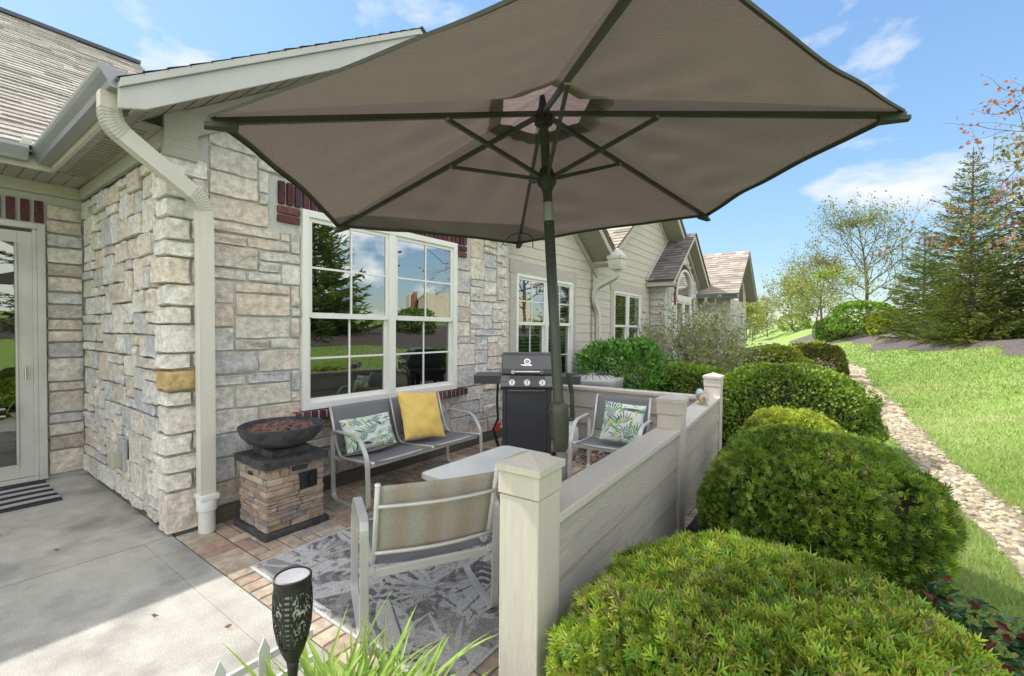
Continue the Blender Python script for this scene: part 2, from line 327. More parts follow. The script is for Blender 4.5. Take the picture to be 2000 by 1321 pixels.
tag(m.build('mulch_bed', M_mulch), kind='structure')
# bark chips strewn over the bed
n = 5200; px = rng.uniform(-.93, .42, n); py = rng.uniform(1.2, 7.5, n); px[:1200] = rng.uniform(-2.9, -1.0, 1200); py[:1200] = rng.uniform(4.55, 5.2, 1200)
a1 = rng.uniform(0, 6.28, n); ln = rng.uniform(.008, .028, n); wd = rng.uniform(.004, .010, n); tl = rng.normal(0, .35, n)
ux = np.stack([np.cos(a1), np.sin(a1), tl], -1)*ln[:, None]; vx = np.stack([-np.sin(a1), np.cos(a1), rng.normal(0, .4, n)], -1)*wd[:, None]
P0 = np.stack([px, py, rng.uniform(0.002, .014, n)], -1)
q = np.stack([P0-ux-vx, P0+ux-vx*.7, P0+ux+vx, P0-ux+vx*.8], 1)
cc = np.repeat(np.array([.055, .045, .047])*rng.uniform(.4, 2.2, (n, 1)), 4, 0)
tag(fast_mesh('bark_chips', q, 4, cc, M_needle), kind='stuff')
# hillside mulch bed: draped just over the lawn
def mulch_lo(y): return 3.55+.5*np.sin(y*.33+.6)+.3*np.sin(y*.9)+np.interp(y, [0, 16, 22, 30, 45, 60], [0, 0, -.45, -.6, -1.5, -3.])
U, V = np.meshgrid(np.linspace(0, 1, 40), np.linspace(-2, 62, 130), indexing='ij')
XX = xc(V)+mulch_lo(V)+U*(5.5+.7*np.sin(V*.4)); m = MB(); m.grid(np.stack([XX, V, terr(XX, V)+.035*np.clip(np.minimum(U, 1-U)*9, -.2, 1)+.015*np.sin(XX*7)*np.sin(V*6)], -1))
tag(m.build('hillside_mulch', M_mulchf, smooth=True), kind='structure')
# river stone drainage path
ps = []
for y in np.arange(1.2, 30, .045):
    w = (.17 if y < 20 else .26)*(1+.12*math.sin(y*2.3))
    st = 1 if y < 10 else 2.2
    if y > 10 and int(y/.045) % 2: continue
    for t in np.arange(-w, w, .05*st): ps.append((xc(y)+t+rng.normal(0, .025), y+rng.normal(0, .02), st*rng.choice([.6, .85, 1., 1.25])))
ps = np.array(ps); ic = np.array([(0, 0, 1), (.894, 0, .447), (.276, .851, .447), (-.724, .526, .447), (-.724, -.526, .447), (.276, -.851, .447), (.724, .526, -.447), (-.276, .851, -.447), (-.894, 0, -.447), (-.276, -.851, -.447), (.724, -.526, -.447)])
fi = [(0, i, i % 5+1) for i in range(1, 6)]+[(1, 10, 6), (1, 6, 2), (2, 6, 7), (2, 7, 3), (3, 7, 8), (3, 8, 4), (4, 8, 9), (4, 9, 5), (5, 9, 10), (5, 10, 1)]
# one subdivision for roundness
vs = [tuple(v/np.linalg.norm(v)) for v in ic]; mid = {}; f2 = []
def mp_(i, j):
    k = (min(i, j), max(i, j))
    if k not in mid: w_ = np.array(vs[i])+np.array(vs[j]); vs.append(tuple(w_/np.linalg.norm(w_))); mid[k] = len(vs)-1
    return mid[k]
for (i, j, k) in fi: a_, b_, c_ = mp_(i, j), mp_(j, k), mp_(k, i); f2 += [(i, a_, c_), (j, b_, a_), (k, c_, b_), (a_, b_, c_)]
vs = np.array(vs); f2 = np.array(f2); V3 = []; C3 = []
PCOL = np.array([(.45, .38, .27), (.37, .31, .215), (.50, .44, .33), (.28, .235, .165), (.44, .35, .23), (.36, .33, .27), (.53, .47, .36)])
for (x, y, st) in ps:
    s_ = np.array([rng.uniform(.024, .042), rng.uniform(.019, .033), rng.uniform(.011, .020)])*st; an = rng.uniform(0, 6.28)
    p = vs*s_*(1+.12*np.sin(vs@rng.normal(size=3)*3))[:, None]; R_ = np.array([[math.cos(an), -math.sin(an), 0], [math.sin(an), math.cos(an), 0], [0, 0, 1]])
    p = p@R_.T+np.array([x, y, float(terr(x, y))+rng.uniform(-.004, .01)]); V3.append(p[f2].reshape(-1, 3)); C3.append(np.broadcast_to(PCOL[rng.integers(7)]*rng.uniform(.8, 1.1), (len(f2)*3, 3)))
o = fast_mesh('river_stone_path', np.vstack(V3), 3, np.vstack(C3), M_pebble); tag(o, kind='stuff')
yv = np.arange(1., 30.1, .25); m = MB(); m.grid(np.stack([np.stack([xc(y)+np.array([-.21, .21])*(1+.1*np.sin(y*2.3)), [y, y], [float(terr(xc(y)-.21, y))+.0025, float(terr(xc(y)+.21, y))+.0025]], -1) for y in yv])); tag(m.build('path_bed', material('sandy_soil', (.20, .165, .115), .95, (.28, .235, .17), 25, bump=.6, bscale=60)), kind='structure')
# grey path in the distance
yv = np.linspace(29.5, 150, 60); m = MB(); m.grid(np.stack([np.stack([xc(y)+np.array([-.45, .45])*(1+y/100), [y, y], [float(terr(xc(y), y))+.03]*2], -1) for y in yv])); tag(m.build('far_path', material('pale_gravel', (.46, .42, .35), .95, (.36, .33, .27), 3, bump=.5, bscale=8)), kind='structure')
# grass blades
def grass(n, x0, x1, y0, y1, hmin, hmax, wd, fade=.01):
    y = y0+(y1-y0)*rng.random(n)**1.9; x = rng.uniform(0, 1, n)**1.2*(x1-x0)+x0
    pt = .5+.5*np.sin(x*1.9+np.sin(y*1.1)*1.3)*np.sin(y*1.3+x*.7)
    off = x-xc(y); keep = ((off > .19+.04*np.sin(y*5)) & (off < mulch_lo(y)+.05)) | ((off < -.2) & (x > np.where(y < 6, .38+.05*np.sin(y*9), xc(y)-.46-.1*np.sin(y*1.7))) & (y < 9))
    keep &= (rng.random(n) < (y1-y)/(.4*(y1-y0))) & (rng.random(n) < .08+(y-y0)/max(.01, fade)); x, y, pt, p2 = x[keep], y[keep], pt[keep], (.5+.5*np.sin(x*.8+2.1*np.sin(y*.37+1))*np.sin(y*.55-x*.3))[keep]; n = len(x); z = terr(x, y)-.012
    h = rng.uniform(hmin, hmax, n)*(.8+.4*pt); an = rng.uniform(0, 6.28, n); ln = rng.uniform(.2, .9, n)*h
    w = np.stack([np.cos(an), np.sin(an), 0*an], -1)*wd*(.7+y[:, None]*.05); l2 = rng.uniform(0, 6.28, n)
    B = np.stack([x, y, z], -1); T = B+np.stack([np.cos(l2)*ln, np.sin(l2)*ln, h], -1)
    v = np.stack([B-w, B+w, T], 1); base = np.array([.20, .36, .065])+np.array([.09, .05, .03])*pt[:, None]+np.array([.10, .05, .05])*(p2[:, None]**2)
    dry = rng.random(n) < .10+.18*p2*pt; base = np.where(dry[:, None], np.array([.46, .43, .22]), base*rng.uniform(.65, 1.35, (n, 1)))
    return v, np.repeat(base, 3, 0)
G = [grass(170000, .2, 3.4, 1.6, 9, .025, .075, .0022), grass(130000, .0, 7.5, 3.5, 26, .03, .065, .0045, 2.), grass(80000, -6, 7, 12, 55, .05, .085, .012, 14.)]
tag(fast_mesh('grass', np.vstack([g[0].reshape(-1, 3) for g in G]), 3, np.vstack([g[1] for g in G]), M_grass), kind='stuff')

# ------------------------------------------------------------------ stone masonry
SCOL = np.array([(.70, .62, .525), (.66, .61, .54), (.60, .58, .555), (.73, .68, .60), (.62, .535, .45), (.70, .64, .57), (.53, .525, .53), (.69, .585, .48), (.63, .58, .53), (.76, .72, .65), (.68, .645, .60)]) * np.array([1.03, 1.05, 1.10])
def unit_cube(n):
    t = np.linspace(-1, 1, n); out = []; fs = []; k = 0
    for ax in range(3):
        for sg in (-1, 1):
            A, B = np.meshgrid(t, t, indexing='ij'); p = np.zeros((n, n, 3)); p[..., ax] = sg; p[..., (ax+1) % 3] = A; p[..., (ax+2) % 3] = B
            out.append(p.reshape(-1, 3))
            for i in range(n-1):
                for j in range(n-1):
                    q = (k+i*n+j, k+i*n+j+1, k+(i+1)*n+j+1, k+(i+1)*n+j); fs.append(q if sg < 0 else q[::-1])
            k += n*n
    return np.vstack(out), fs
UC = {n: unit_cube(n) for n in (6, 9, 12)}
def rough_block(mb, x0, x1, y0, y1, z0, z1, seed, col=None, n=9, amp=.013, rnd=.105, wb=.006, fa=(0, 1)):
    u, fs = UC[n]; r = np.random.default_rng(seed)
    c = np.array([(x0+x1)/2, (y0+y1)/2, (z0+z1)/2]); h = np.array([x1-x0, y1-y0, z1-z0])/2
    rr = np.minimum(h*.9, rnd*.12)        # rounded edges in metres
    p = u*h; inner = np.clip(p, -(h-rr), h-rr); d = p-inner; ln = np.linalg.norm(d, axis=1, keepdims=True)+1e-9
    nd = d/ln; sh = inner+nd*np.minimum(ln, rr.max())
    nrm = np.where(ln > 1e-6, nd, u)
    nz = snoise(sh+c, seed, 11., 3); fac = np.full(len(sh), 9.)
    for _ in range(7):
        nn = r.normal(size=3)*r.uniform(.12, .5); ctr = r.uniform(-1, 1, 3)*h*.8; fac = np.minimum(fac, ((sh-ctr)*nn).sum(1)+r.uniform(.004, .022))
    fac = np.clip(fac, -.013, .010)
    wob = np.stack([snoise(sh[:, [1, 2, 0]]*1., seed+k, 7., 2) for k in (11, 12, 13)], -1)*wb
    wg = np.clip((nrm[:, list(fa)]**2).sum(1), 0, 1)**1.5
    sh = sh+nrm*((nz*.35)*amp*(.3+.7*wg)+(fac+.004)*min(1.1, amp/.012)*wg)[:, None]+wob*.6
    base = SCOL[r.integers(len(SCOL))]*r.uniform(.9, 1.07) if col is None else np.array(col)
    t2 = SCOL[r.integers(len(SCOL))] if col is None else np.array(col)*.85
    k = np.clip(.5+.9*snoise(sh+c, seed+9, 5., 2), 0, 1)[:, None]*.5
    mb.add(sh+c, fs, base*(1-k)+t2*k)
def ashlar(u0, u1, z0, z1, cw, ch, seed, holes=()):
    r = np.random.default_rng(seed); nu = int(round((u1-u0)/cw)); nz = int(round((z1-z0)/ch)); cw = (u1-u0)/nu; ch = (z1-z0)/nz
    occ = np.zeros((nu, nz), bool); out = []
    for (a, b, c, d) in holes:
        for i in range(nu):
            for j in range(nz):
                if a < u0+(i+.5)*cw < b and c < z0+(j+.5)*ch < d: occ[i, j] = True
    for j in range(nz):
        i = 0
        while i < nu:
            if occ[i, j]: i += 1; continue
            h = r.choice([1, 2, 3], p=[.36, .52, .12]); w = r.choice([2, 3, 4, 5, 6], p=[.10, .22, .28, .24, .16])
            if h == 3: w = min(w, 4)
            if h == 1: w = max(w, 3)
            h = min(h, nz-j); ww = 0
            while ww < w and i+ww < nu and not occ[i+ww, j]: ww += 1
            while h > 1 and occ[i:i+ww, j:j+h].any(): h -= 1
            occ[i:i+ww, j:j+h] = True; out.append((u0+i*cw, u0+(i+ww)*cw, z0+j*ch, z0+(j+h)*ch)); i += ww
    return out
seedn = [100]
def stones_x(mb, xf, y0, y1, z0, z1, holes=(), cw=.075, ch=.078, top=None, n=9, sd=1, deep=.024):
    """stones on a wall facing +x whose mortar face is at xf"""
    for (a, b, c, d) in ashlar(y0, y1, z0, z1, cw, ch, sd, holes):
        if top is not None and d > top((a+b)/2)+.08: continue
        g = .0075; seedn[0] += 1; r = np.random.default_rng(seedn[0])
        rough_block(mb, xf-.04, xf+deep+r.uniform(-.006, .008), a+g+r.uniform(-.003, .003), b-g, c+g, d-g+r.uniform(-.003, .003), seedn[0], n=n, fa=(0,), wb=.0075)
def stones_y(mb, yf, x0, x1, z0, z1, cw=.075, ch=.078, n=9, sd=1, deep=.035, sg=-1):
    for (a, b, c, d) in ashlar(x0, x1, z0, z1, cw, ch, sd):
        g = .006; seedn[0] += 1; r = np.random.default_rng(seedn[0]); dp = deep+r.uniform(-.008, .022)
        y = sorted((yf+.04, yf-dp)) if sg < 0 else sorted((yf-.04, yf+dp))
        rough_block(mb, a+g, b-g, y[0], y[1], c+g, d-g, seedn[0], n=n, amp=.016, fa=(1,), wb=.0075)
# ------------------------------------------------------------------ roofs, windows, siding helpers
def shingles(mb, A, B, C_, D, pal, course=.14, w=.30, sd=0, step=.012):
    """A->B along the eave, D->C along the top (A below D)"""
    A, B, C_, D = [np.array(p, float) for p in (A, B, C_, D)]; r = np.random.default_rng(sd)
    L_ = np.linalg.norm(D-A); nc = max(1, int(L_/course)); nrm = np.cross(B-A, D-A); nrm /= np.linalg.norm(nrm)
    if nrm[2] < 0: nrm = -nrm
    for i in range(nc):
        t0, t1 = i/nc, (i+1)/nc; P = A+(D-A)*t0; Q = B+(C_-B)*t0; P1 = A+(D-A)*t1; Q1 = B+(C_-B)*t1; wl = np.linalg.norm(Q-P)
        if wl < .02: continue
        cuts = [0.]
        while cuts[-1] < wl: cuts.append(cuts[-1]+w*r.uniform(.5, 1.2))
        cuts[-1] = wl
        for a, b in zip(cuts[:-1], cuts[1:]):
            s0, s1 = a/wl, b/wl; st = step*r.uniform(.75, 1.6)
            p = [P+(Q-P)*s0+nrm*st, P+(Q-P)*s1+nrm*st, P1+(Q1-P1)*s1+nrm*.002, P1+(Q1-P1)*s0+nrm*.002, P+(Q-P)*s0-nrm*.01, P+(Q-P)*s1-nrm*.01]
            mb.add(p, [(0, 1, 2, 3), (4, 5, 1, 0)], np.array(pal[r.integers(len(pal))])*r.uniform(.8, 1.15))
PAL_T = [(.33, .285, .245), (.37, .32, .275), (.29, .25, .22), (.39, .345, .30), (.35, .285, .245)]
PAL_D = [(.15, .135, .135), (.19, .17, .165), (.125, .115, .12), (.21, .175, .165), (.17, .155, .155)]
PAL_G = [(.36, .335, .30), (.40, .37, .335), (.31, .285, .255)]
def lap_siding(mb, x, spans, z0, z1, exp=.165, th=.012, sg=1):
    """boards facing +x; spans(z)-> list of (y0,y1)"""
    nb = int(math.ceil((z1-z0)/exp))
    for i in range(nb):
        a = z0+i*exp; b = min(a+exp, z1)
        for (p, q, p2, q2) in spans(a, b):
            if q-p < .01 and q2-p2 < .01: continue
            mb.add([(x+th*sg, p, a), (x+th*sg, q, a), (x+.002*sg, q2, b+.006), (x+.002*sg, p2, b+.006), (x-.02*sg, p, a), (x-.02*sg, q, a)],
                   [(0, 1, 2, 3), (4, 5, 1, 0)] if sg > 0 else [(3, 2, 1, 0), (0, 1, 5, 4)])
def window_x(parent, x, y0, y1, z0, z1, lights, midz, trim=.06, proud=.03, grid=(1, 1), screen=True, blinds=False, mull=.09, mat=None, roomdepth=.35, gl=None):
    """twin or single double-hung window facing +x, lights = number of sash columns"""
    mat = mat or M_white; f = MB(); xo = x+proud; xi = x-.05
    f.box(xi, xo, y0, y0+trim, z0, z1); f.box(xi, xo, y1-trim, y1, z0, z1); f.box(xi, xo, y0+trim, y1-trim, z1-trim, z1); f.box(xi, xo, y0+trim, y1-trim, z0, z0+trim)
    iw = (y1-y0-2*trim-(lights-1)*mull)/lights; cols = []
    for k in range(lights):
        a = y0+trim+k*(iw+mull); cols.append((a, a+iw))
        if k: f.box(xi, xo-.004, a-mull, a, z0+trim, z1-trim)
    win = f.build('window', mat, parent, world=True, bevel=.004)
    for (a, b) in cols:
        s = MB(); sx = xo-.022; w = .035
        s.box(sx-.03, sx, a, a+w, midz-.02, z1-trim); s.box(sx-.03, sx, b-w, b, midz-.02, z1-trim); s.box(sx-.03, sx, a+w, b-w, z1-trim-w, z1-trim); s.box(sx-.03, sx+.004, a+w, b-w, midz-.025, midz+.025)
        s.box(sx-.06, sx-.028, a, a+w, z0+trim, midz-.026); s.box(sx-.06, sx-.028, b-w, b, z0+trim, midz-.026); s.box(sx-.06, sx-.028, a+w, b-w, z0+trim, z0+trim+w)
        s.build('sash', mat, win, world=True)
        g = MB(); g.add([(sx-.012, a+w, midz+.025), (sx-.012, b-w, midz+.025), (sx-.012, b-w, z1-trim-w), (sx-.012, a+w, z1-trim-w)], [(0, 1, 2, 3)]); g.build('pane', gl or M_glass, win, world=True)
        g = MB(); g.add([(sx-.042, a+w, z0+trim+w), (sx-.042, b-w, z0+trim+w), (sx-.042, b-w, midz-.026), (sx-.042, a+w, midz-.026)], [(0, 1, 2, 3)]); g.build('pane', M_glasslo if screen else (gl or M_glass), win, world=True)
        if grid[0] or grid[1]:
            q = MB(); mw = .009
            for (lo, hi, xx) in ((midz+.025, z1-trim-w, sx-.006), (z0+trim+w, midz-.026, sx-.036)):
                for i in range(1, grid[0]+1): yy_ = a+w+(b-a-2*w)*i/(grid[0]+1); q.box(xx-.004, xx+.003, yy_-mw, yy_+mw, lo, hi)
                for i in range(1, grid[1]+1): zz = lo+(hi-lo)*i/(grid[1]+1); q.box(xx-.005, xx+.002, a+w, b-w, zz-mw, zz+mw)
            q.build('grille', mat, win, world=True)
        if blinds:
            q = MB(); z = z0+trim+.03
            while z < z1-trim-.03:
                q.add([(sx-.11, a+.02, z), (sx-.11, b-.02, z), (sx-.085, b-.02, z+.028), (sx-.085, a+.02, z+.028)], [(0, 1, 2, 3)]); z += .055
            q.build('blind', M_blind, win, world=True)
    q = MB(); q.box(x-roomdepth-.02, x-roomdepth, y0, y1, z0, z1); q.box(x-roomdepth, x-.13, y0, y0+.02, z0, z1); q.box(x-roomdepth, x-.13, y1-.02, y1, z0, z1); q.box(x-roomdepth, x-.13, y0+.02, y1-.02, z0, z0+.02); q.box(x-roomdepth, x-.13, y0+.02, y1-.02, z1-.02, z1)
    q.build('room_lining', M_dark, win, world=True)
    return win
def gutter_prof(depth=.125, h=.12):   # (out, up): K-style
    return [(0, 0), (depth*.62, 0), (depth*.70, h*.25), (depth*.92, h*.62), (depth, h*.8), (depth, h), (depth-.014, h), (depth-.014, h-.008), (.004, h-.008), (0, h)]
# ================================================================== stone house
H1 = thing('stone_house', 'stone clad house with beige downspout, twin white window and glass patio door', 'house', (-3.87, 3.13, 0))
XW = -3.895
def g1top(y): return 2.97+.652*min(y-.83, 5.39-y)
wy0, wy1, wz0, wz1 = 2.136, 4.105, .767, 2.545
m = MB()
m.box(XW-.3, XW, 1.20, wy0, 0, 2.9); m.box(XW-.3, XW, wy1, 5.12, 0, 2.9); m.box(XW-.3, XW, wy0, wy1, 0, wz0); m.box(XW-.3, XW, wy0, wy1, wz1, 2.9)
m.prism([(XW, 1.2, 2.9), (XW, 5.12, 2.9), (XW, 5.02, 3.02), (XW, 3.11, 4.25), (XW, 1.2, 3.0)], (-.3, 0, 0))
m.box(-6.5, XW-.3, 1.20, 1.45, 0, 2.95)                 # side wall core
m.box(-6.6, -6.28, .885, 1.2, 0, 2.95); m.box(-6.6, -6.28, -3.5, -1.6, 0, 2.95); m.box(-6.6, -6.28, -1.6, .885, 2.47, 2.95)
m.build('wall', M_mortar, H1, world=True)
m = MB()
stones_x(m, XW, 1.42, 5.10, .12, 3.98, cw=.09, ch=.092, holes=[(wy0-.02, wy1+.02, wz0-.085, wz1+.21), (wy0-.24, wy1+.24, 2.37, 2.80)], top=lambda y: g1top(y)-.40, sd=5)
m.build('stone_facing', M_stone, H1, world=True, smooth=True)
m = MB()                                                # quoins on the near corner and at the far end
z = .01; k = 0
qh = [.305, .135, .13, .15, .20, .11, .15, .12, .21, .13, .16, .19, .12, .16, .14, .17, .15]
for h in qh:
    if z+h > 2.74: break
    la, lb = ((.24, .17), (.13, .25))[k % 2]; r_ = np.random.default_rng(k)
    col = (.62, .44, .22) if k == 6 else SCOL[[0, 9, 3, 9, 5, 3, 0, 9, 9, 3, 9, 0, 9, 3, 9, 3, 9][k]]*1.12
    rough_block(m, -3.87-lb-.02, -3.845, 1.13+r_.uniform(-.01, .01), 1.17+la, z+.008, z+h-.008, 900+k, col=col, n=12, amp=.015)
    z += h; k += 1
m.build('corner_stones', M_stone, H1, world=True, smooth=True)
m = MB(); z = .10; k = 0
for h in qh+[.14, .13, .12]:
    if z+h > 2.95: break
    la = (.10, .2)[k % 2]; rough_block(m, -4.05, -3.855, 5.13-la, 5.16, z+.008, z+h-.008, 950+k, col=SCOL[[9, 3, 0][k % 3]], n=9); z += h; k += 1
m.build('corner_stones', M_stone, H1, world=True, smooth=True); m = MB()
# short stones filling between quoins and field on the main face
z = .02
for k, h in enumerate(qh):
    if z+h > 2.74: break
    a = 1.17+(.24, .13)[k % 2]
    rough_block(m, XW-.03, XW+.032, a+.012, 1.415, z+.01, z+h-.01, 1200+k, n=9, fa=(0,)); z += h
m.build('stone_facing', M_stone, H1, world=True, smooth=True)
m = MB(); stones_y(m, 1.185, -6.22, -4.05, .05, 2.74, sd=9, cw=.075, ch=.088, n=9); m.build('stone_facing', M_stone, H1, world=True, smooth=True)
m = MB(); z = .04; k = 0
for h in [.24, .14, .12, .10, .22, .09, .24, .15, .12, .11, .145, .12, .15, .13, .16, .13, .13, .145, .14]:
    if z+h > 2.75: break
    rough_block(m, -6.31, -6.235, .895, 1.155, z+.008, z+h-.008, 1300+k, n=9, col=[SCOL[0], SCOL[4], SCOL[1], SCOL[2]][k % 4]*(.95, .8, 1.0)[k % 3], amp=.008); z += h; k += 1
m.build('stone_facing', M_stone, H1, world=True, smooth=True)
m = MB(); m.box(-4.2, -3.865, 1.20, 5.12, -.02, .115); m.box(-6.2, -4.2, 1.17, 1.3, -.02, .05); m.build('foundation', M_sand, H1, world=True)
# brick trims
BC = np.array([(.125, .045, .055), (.085, .03, .05), (.15, .055, .06), (.07, .035, .055), (.11, .035, .042)])
def bricks(boxes, name, parent, sd=0):
    mb = MB(); r = np.random.default_rng(sd)
    for b in boxes: rough_block(mb, *b, 2000+sd*50+r.integers(999), col=BC[r.integers(5)]*r.uniform(.8, 1.2), n=6, amp=.002, rnd=.05, wb=.0012)
    return mb.build(name, M_brick, parent, world=True, smooth=True)
bs = []; y = wy0-.09
while y < wy1+.12: bs.append((XW-.05, XW+.10, y+.006, y+.062, .688, .764)); y += .074
bricks(bs, 'brick_sill', H1, 1)
m = MB(); m.box(XW-.05, XW+.085, wy0-.09, wy1+.13, .692, .758); m.build('sill_mortar', M_mortar, H1, world=True)
bs = []; y = wy0-.20
while y < wy1+.2: bs.append((XW-.05, XW+.03, y+.006, y+.062, 2.555, 2.745)); y += .072
for zz in (2.40, 2.475): bs += [(XW-.05, XW+.03, wy0-.20, wy0-.012, zz, zz+.062), (XW-.05, XW+.03, wy1+.012, wy1+.2, zz, zz+.062)]
bricks(bs, 'brick_header', H1, 2)
bs = []; y = .88
while y > -1.7: bs.append((-6.32, -6.25, y-.062, y, 2.495, 2.70)); y -= .092
bricks(bs, 'brick_header', H1, 3)
window_x(H1, XW+.01, wy0, wy1, wz0, wz1, 2, 1.615, trim=.062, proud=.045, mull=.085)
# patio door
dr = MB(); xd = -6.25
dr.box(xd-.1, xd+.035, .83, .885, .02, 2.475); dr.box(xd-.1, xd+.035, -1.6, .83, 2.42, 2.475); dr.box(xd-.1, xd+.02, -1.6, .83, .02, .06)
dr.box(xd-.1, xd+.01, .80, .83, .06, 2.42)
door = dr.build('glass_door', M_doorf, H1, world=True, bevel=.004)
m = MB(); xs_ = xd-.005
m.box(xs_-.045, xs_, .70, .80, .065, 2.39); m.box(xs_-.045, xs_, -1.5, .70, 2.28, 2.39); m.box(xs_-.045, xs_, -1.5, .70, .065, .19); m.box(xs_-.02, xs_+.012, .685, .70, .19, 2.28); m.build('door_leaf', M_doorf, door, world=True, bevel=.003)
m = MB(); m.add([(xs_-.02, -1.5, .19), (xs_-.02, .69, .19), (xs_-.02, .69, 2.28), (xs_-.02, -1.5, 2.28)], [(0, 1, 2, 3)]); m.build('pane', M_glasslo, door, world=True)
m = MB(); yv = np.linspace(-1.4, .52, 90); m.grid(np.stack([np.stack([xs_-.16+.02*np.sin(yv*48), yv, 0*yv+zz], -1) for zz in (.25, 2.3)])); m.build('curtain', material('pale_green_sheer', (.42, .60, .52), .9, (.36, .54, .46), 6, transl=.4), door, world=True)
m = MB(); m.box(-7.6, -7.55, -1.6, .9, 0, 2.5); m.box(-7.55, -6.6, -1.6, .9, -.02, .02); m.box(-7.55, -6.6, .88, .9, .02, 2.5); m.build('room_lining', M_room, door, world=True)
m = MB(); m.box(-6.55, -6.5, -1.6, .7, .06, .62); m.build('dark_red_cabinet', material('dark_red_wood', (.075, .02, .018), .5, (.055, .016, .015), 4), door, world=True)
m = MB(); m.tube([(xs_+.03, .745, 1.0), (xs_+.03, .745, 1.12)], .009, 8); m.build('handle', M_chrome, door, world=True)
# friezes, soffits, fascias
m = MB(); m.box(-6.24, -3.86, 1.125, 1.165, 2.765, 2.872); m.box(-6.262, -6.205, -3.5, 1.124, 2.765, 2.872); m.build('frieze_board', M_rough, H1, world=True, bevel=.004)
m = MB(); m.box(-3.885, -3.825, 1.13, 1.335, 2.70, 3.05); m.build('corner_board', M_rough, H1, world=True, bevel=.004)
m = MB()
for sgn in (1, -1):
    ys_ = [1.135, 3.11] if sgn > 0 else [5.27, 3.11]
    pts = [(-3.862, ys_[0], g1top(ys_[0])-.20), (-3.862, ys_[1], g1top(ys_[1])-.20), (-3.862, ys_[1], g1top(ys_[1])-.41), (-3.862, ys_[0]+(.17 if sgn > 0 else -.17), g1top(ys_[0]+(.17 if sgn > 0 else -.17))-.41)]
    m.prism(pts, (.03, 0, 0))
m.build('gable_frieze', M_rough, H1, world=True, bevel=.003)
m = MB()                                                # gable soffit in narrow boards
y = .87
while y < 5.36:
    y1 = min(y+.125, 5.36)
    if y < 3.11 < y1: y1 = 3.11
    za, zb = g1top(y)-.197, g1top(y1)-.197
    m.add([(-3.88, y+.004, za), (-3.475, y+.004, za), (-3.475, y1-.004, zb), (-3.88, y1-.004, zb), (-3.88, y+.004, za+.012), (-3.475, y+.004, za+.012), (-3.475, y1-.004, zb+.012), (-3.88, y1-.004, zb+.012)], [(0, 3, 2, 1), (4, 5, 6, 7), (0, 1, 5, 4), (1, 2, 6, 5), (2, 3, 7, 6), (3, 0, 4, 7)]); y = y1
m.build('soffit', M_soffit, H1, world=True)
m = MB()
x = -6.24
while x < -3.5:                                         # level soffit with vent slots
    if x > -5.7 and x < -3.6: m.box(x+.003, x+.097, .875, 1.126 if x < -3.9 else 1.0, 2.872, 2.884)
    x += .1
y = -3.5
while y < 1.1: m.box(-6.24, -5.71, y+.003, y+.097, 2.872, 2.884); y += .1
m.box(-6.3, -5.7, -3.5, 1.2, 2.8842, 2.9); m.box(-5.7, -3.875, .87, 1.19, 2.8842, 2.9); m.box(-3.874, -3.48, .87, 1.0, 2.8842, 2.9)
m.build('soffit', M_soffit, H1, world=True)
m = MB()
for i in range(30):                                     # vent ribs under the side eave
    x = -5.6+i*.072
    if x < -3.62: m.box(x, x+.03, .93, 1.08 if x < -3.95 else .99, 2.866, 2.8715)
m.build('soffit_vents', material('vent_rib', (.25, .23, .19), .7, (.22, .20, .17), 3), H1, world=True)
m = MB(); m.box(-5.705, -3.481, .845, .872, 2.86, 3.02); m.box(-5.71, -5.684, -3.5, .844, 2.86, 3.02); m.build('fascia', M_trim, H1, world=True)
m = MB()
for sgn in (1, -1):
    e0 = .80 if sgn > 0 else 5.42; a0 = g1top(.83)-(.02); pts = []
    top = [(-3.45, e0, g1top(e0)), (-3.45, 3.11, g1top(3.11))]
    m.prism([(-3.45, e0, g1top(e0)-.055), (-3.45, 3.11, g1top(3.11)-.055), (-3.45, 3.11, g1top(3.11)-.215), (-3.45, e0+sgn*.13, g1top(e0+sgn*.13)-.215), (-3.45, e0, g1top(e0)-.17)], (-.028, 0, 0))
    m.prism([(-3.425, e0, g1top(e0)-.002), (-3.425, 3.11, g1top(3.11)-.002), (-3.425, 3.11, g1top(3.11)-.0545), (-3.425, e0, g1top(e0)-.0545)], (-.05, 0, 0))
m.build('rake_board', M_alum, H1, world=True, bevel=.003)
m = MB()
shingles(m, (-3.42, .79, 2.942), (-8.5, .79, 2.942), (-8.5, 3.11, 4.458), (-3.42, 3.11, 4.458), PAL_D, sd=1, w=.33, step=.007)
shingles(m, (-3.40, 5.45, 2.945), (-8.5, 5.45, 2.945), (-8.5, 3.11, 4.47), (-3.40, 3.11, 4.47), PAL_D, sd=2, w=.33)
m.prism([(-3.43, .82, 2.955), (-3.43, 3.11, 4.455), (-3.43, 5.40, 2.955), (-3.43, 5.40, 2.93), (-3.43, 3.11, 4.43), (-3.43, .82, 2.93)], (-5., 0, 0), (.12, .11, .11))
m.build('wing_roof', M_shingle, H1, world=True)
m = MB(); shingles(m, (-5.60, -7, 2.985), (-5.60, 2.85, 2.985), (-11, 2.85, 6.52), (-11, -7, 6.52), PAL_G, sd=3, course=.135, w=.33, step=.014)
m.prism([(-5.62, -7, 2.97), (-11, -7, 6.49), (-16, -7, 3.2), (-16, -7, 2.97)], (0, 9.84, 0), (.13, .12, .12)); m.box(-11.12, -10.9, -7, 2.86, 6.50, 6.56, (.10, .10, .13))
m.build('main_roof', M_shingle, H1, world=True)
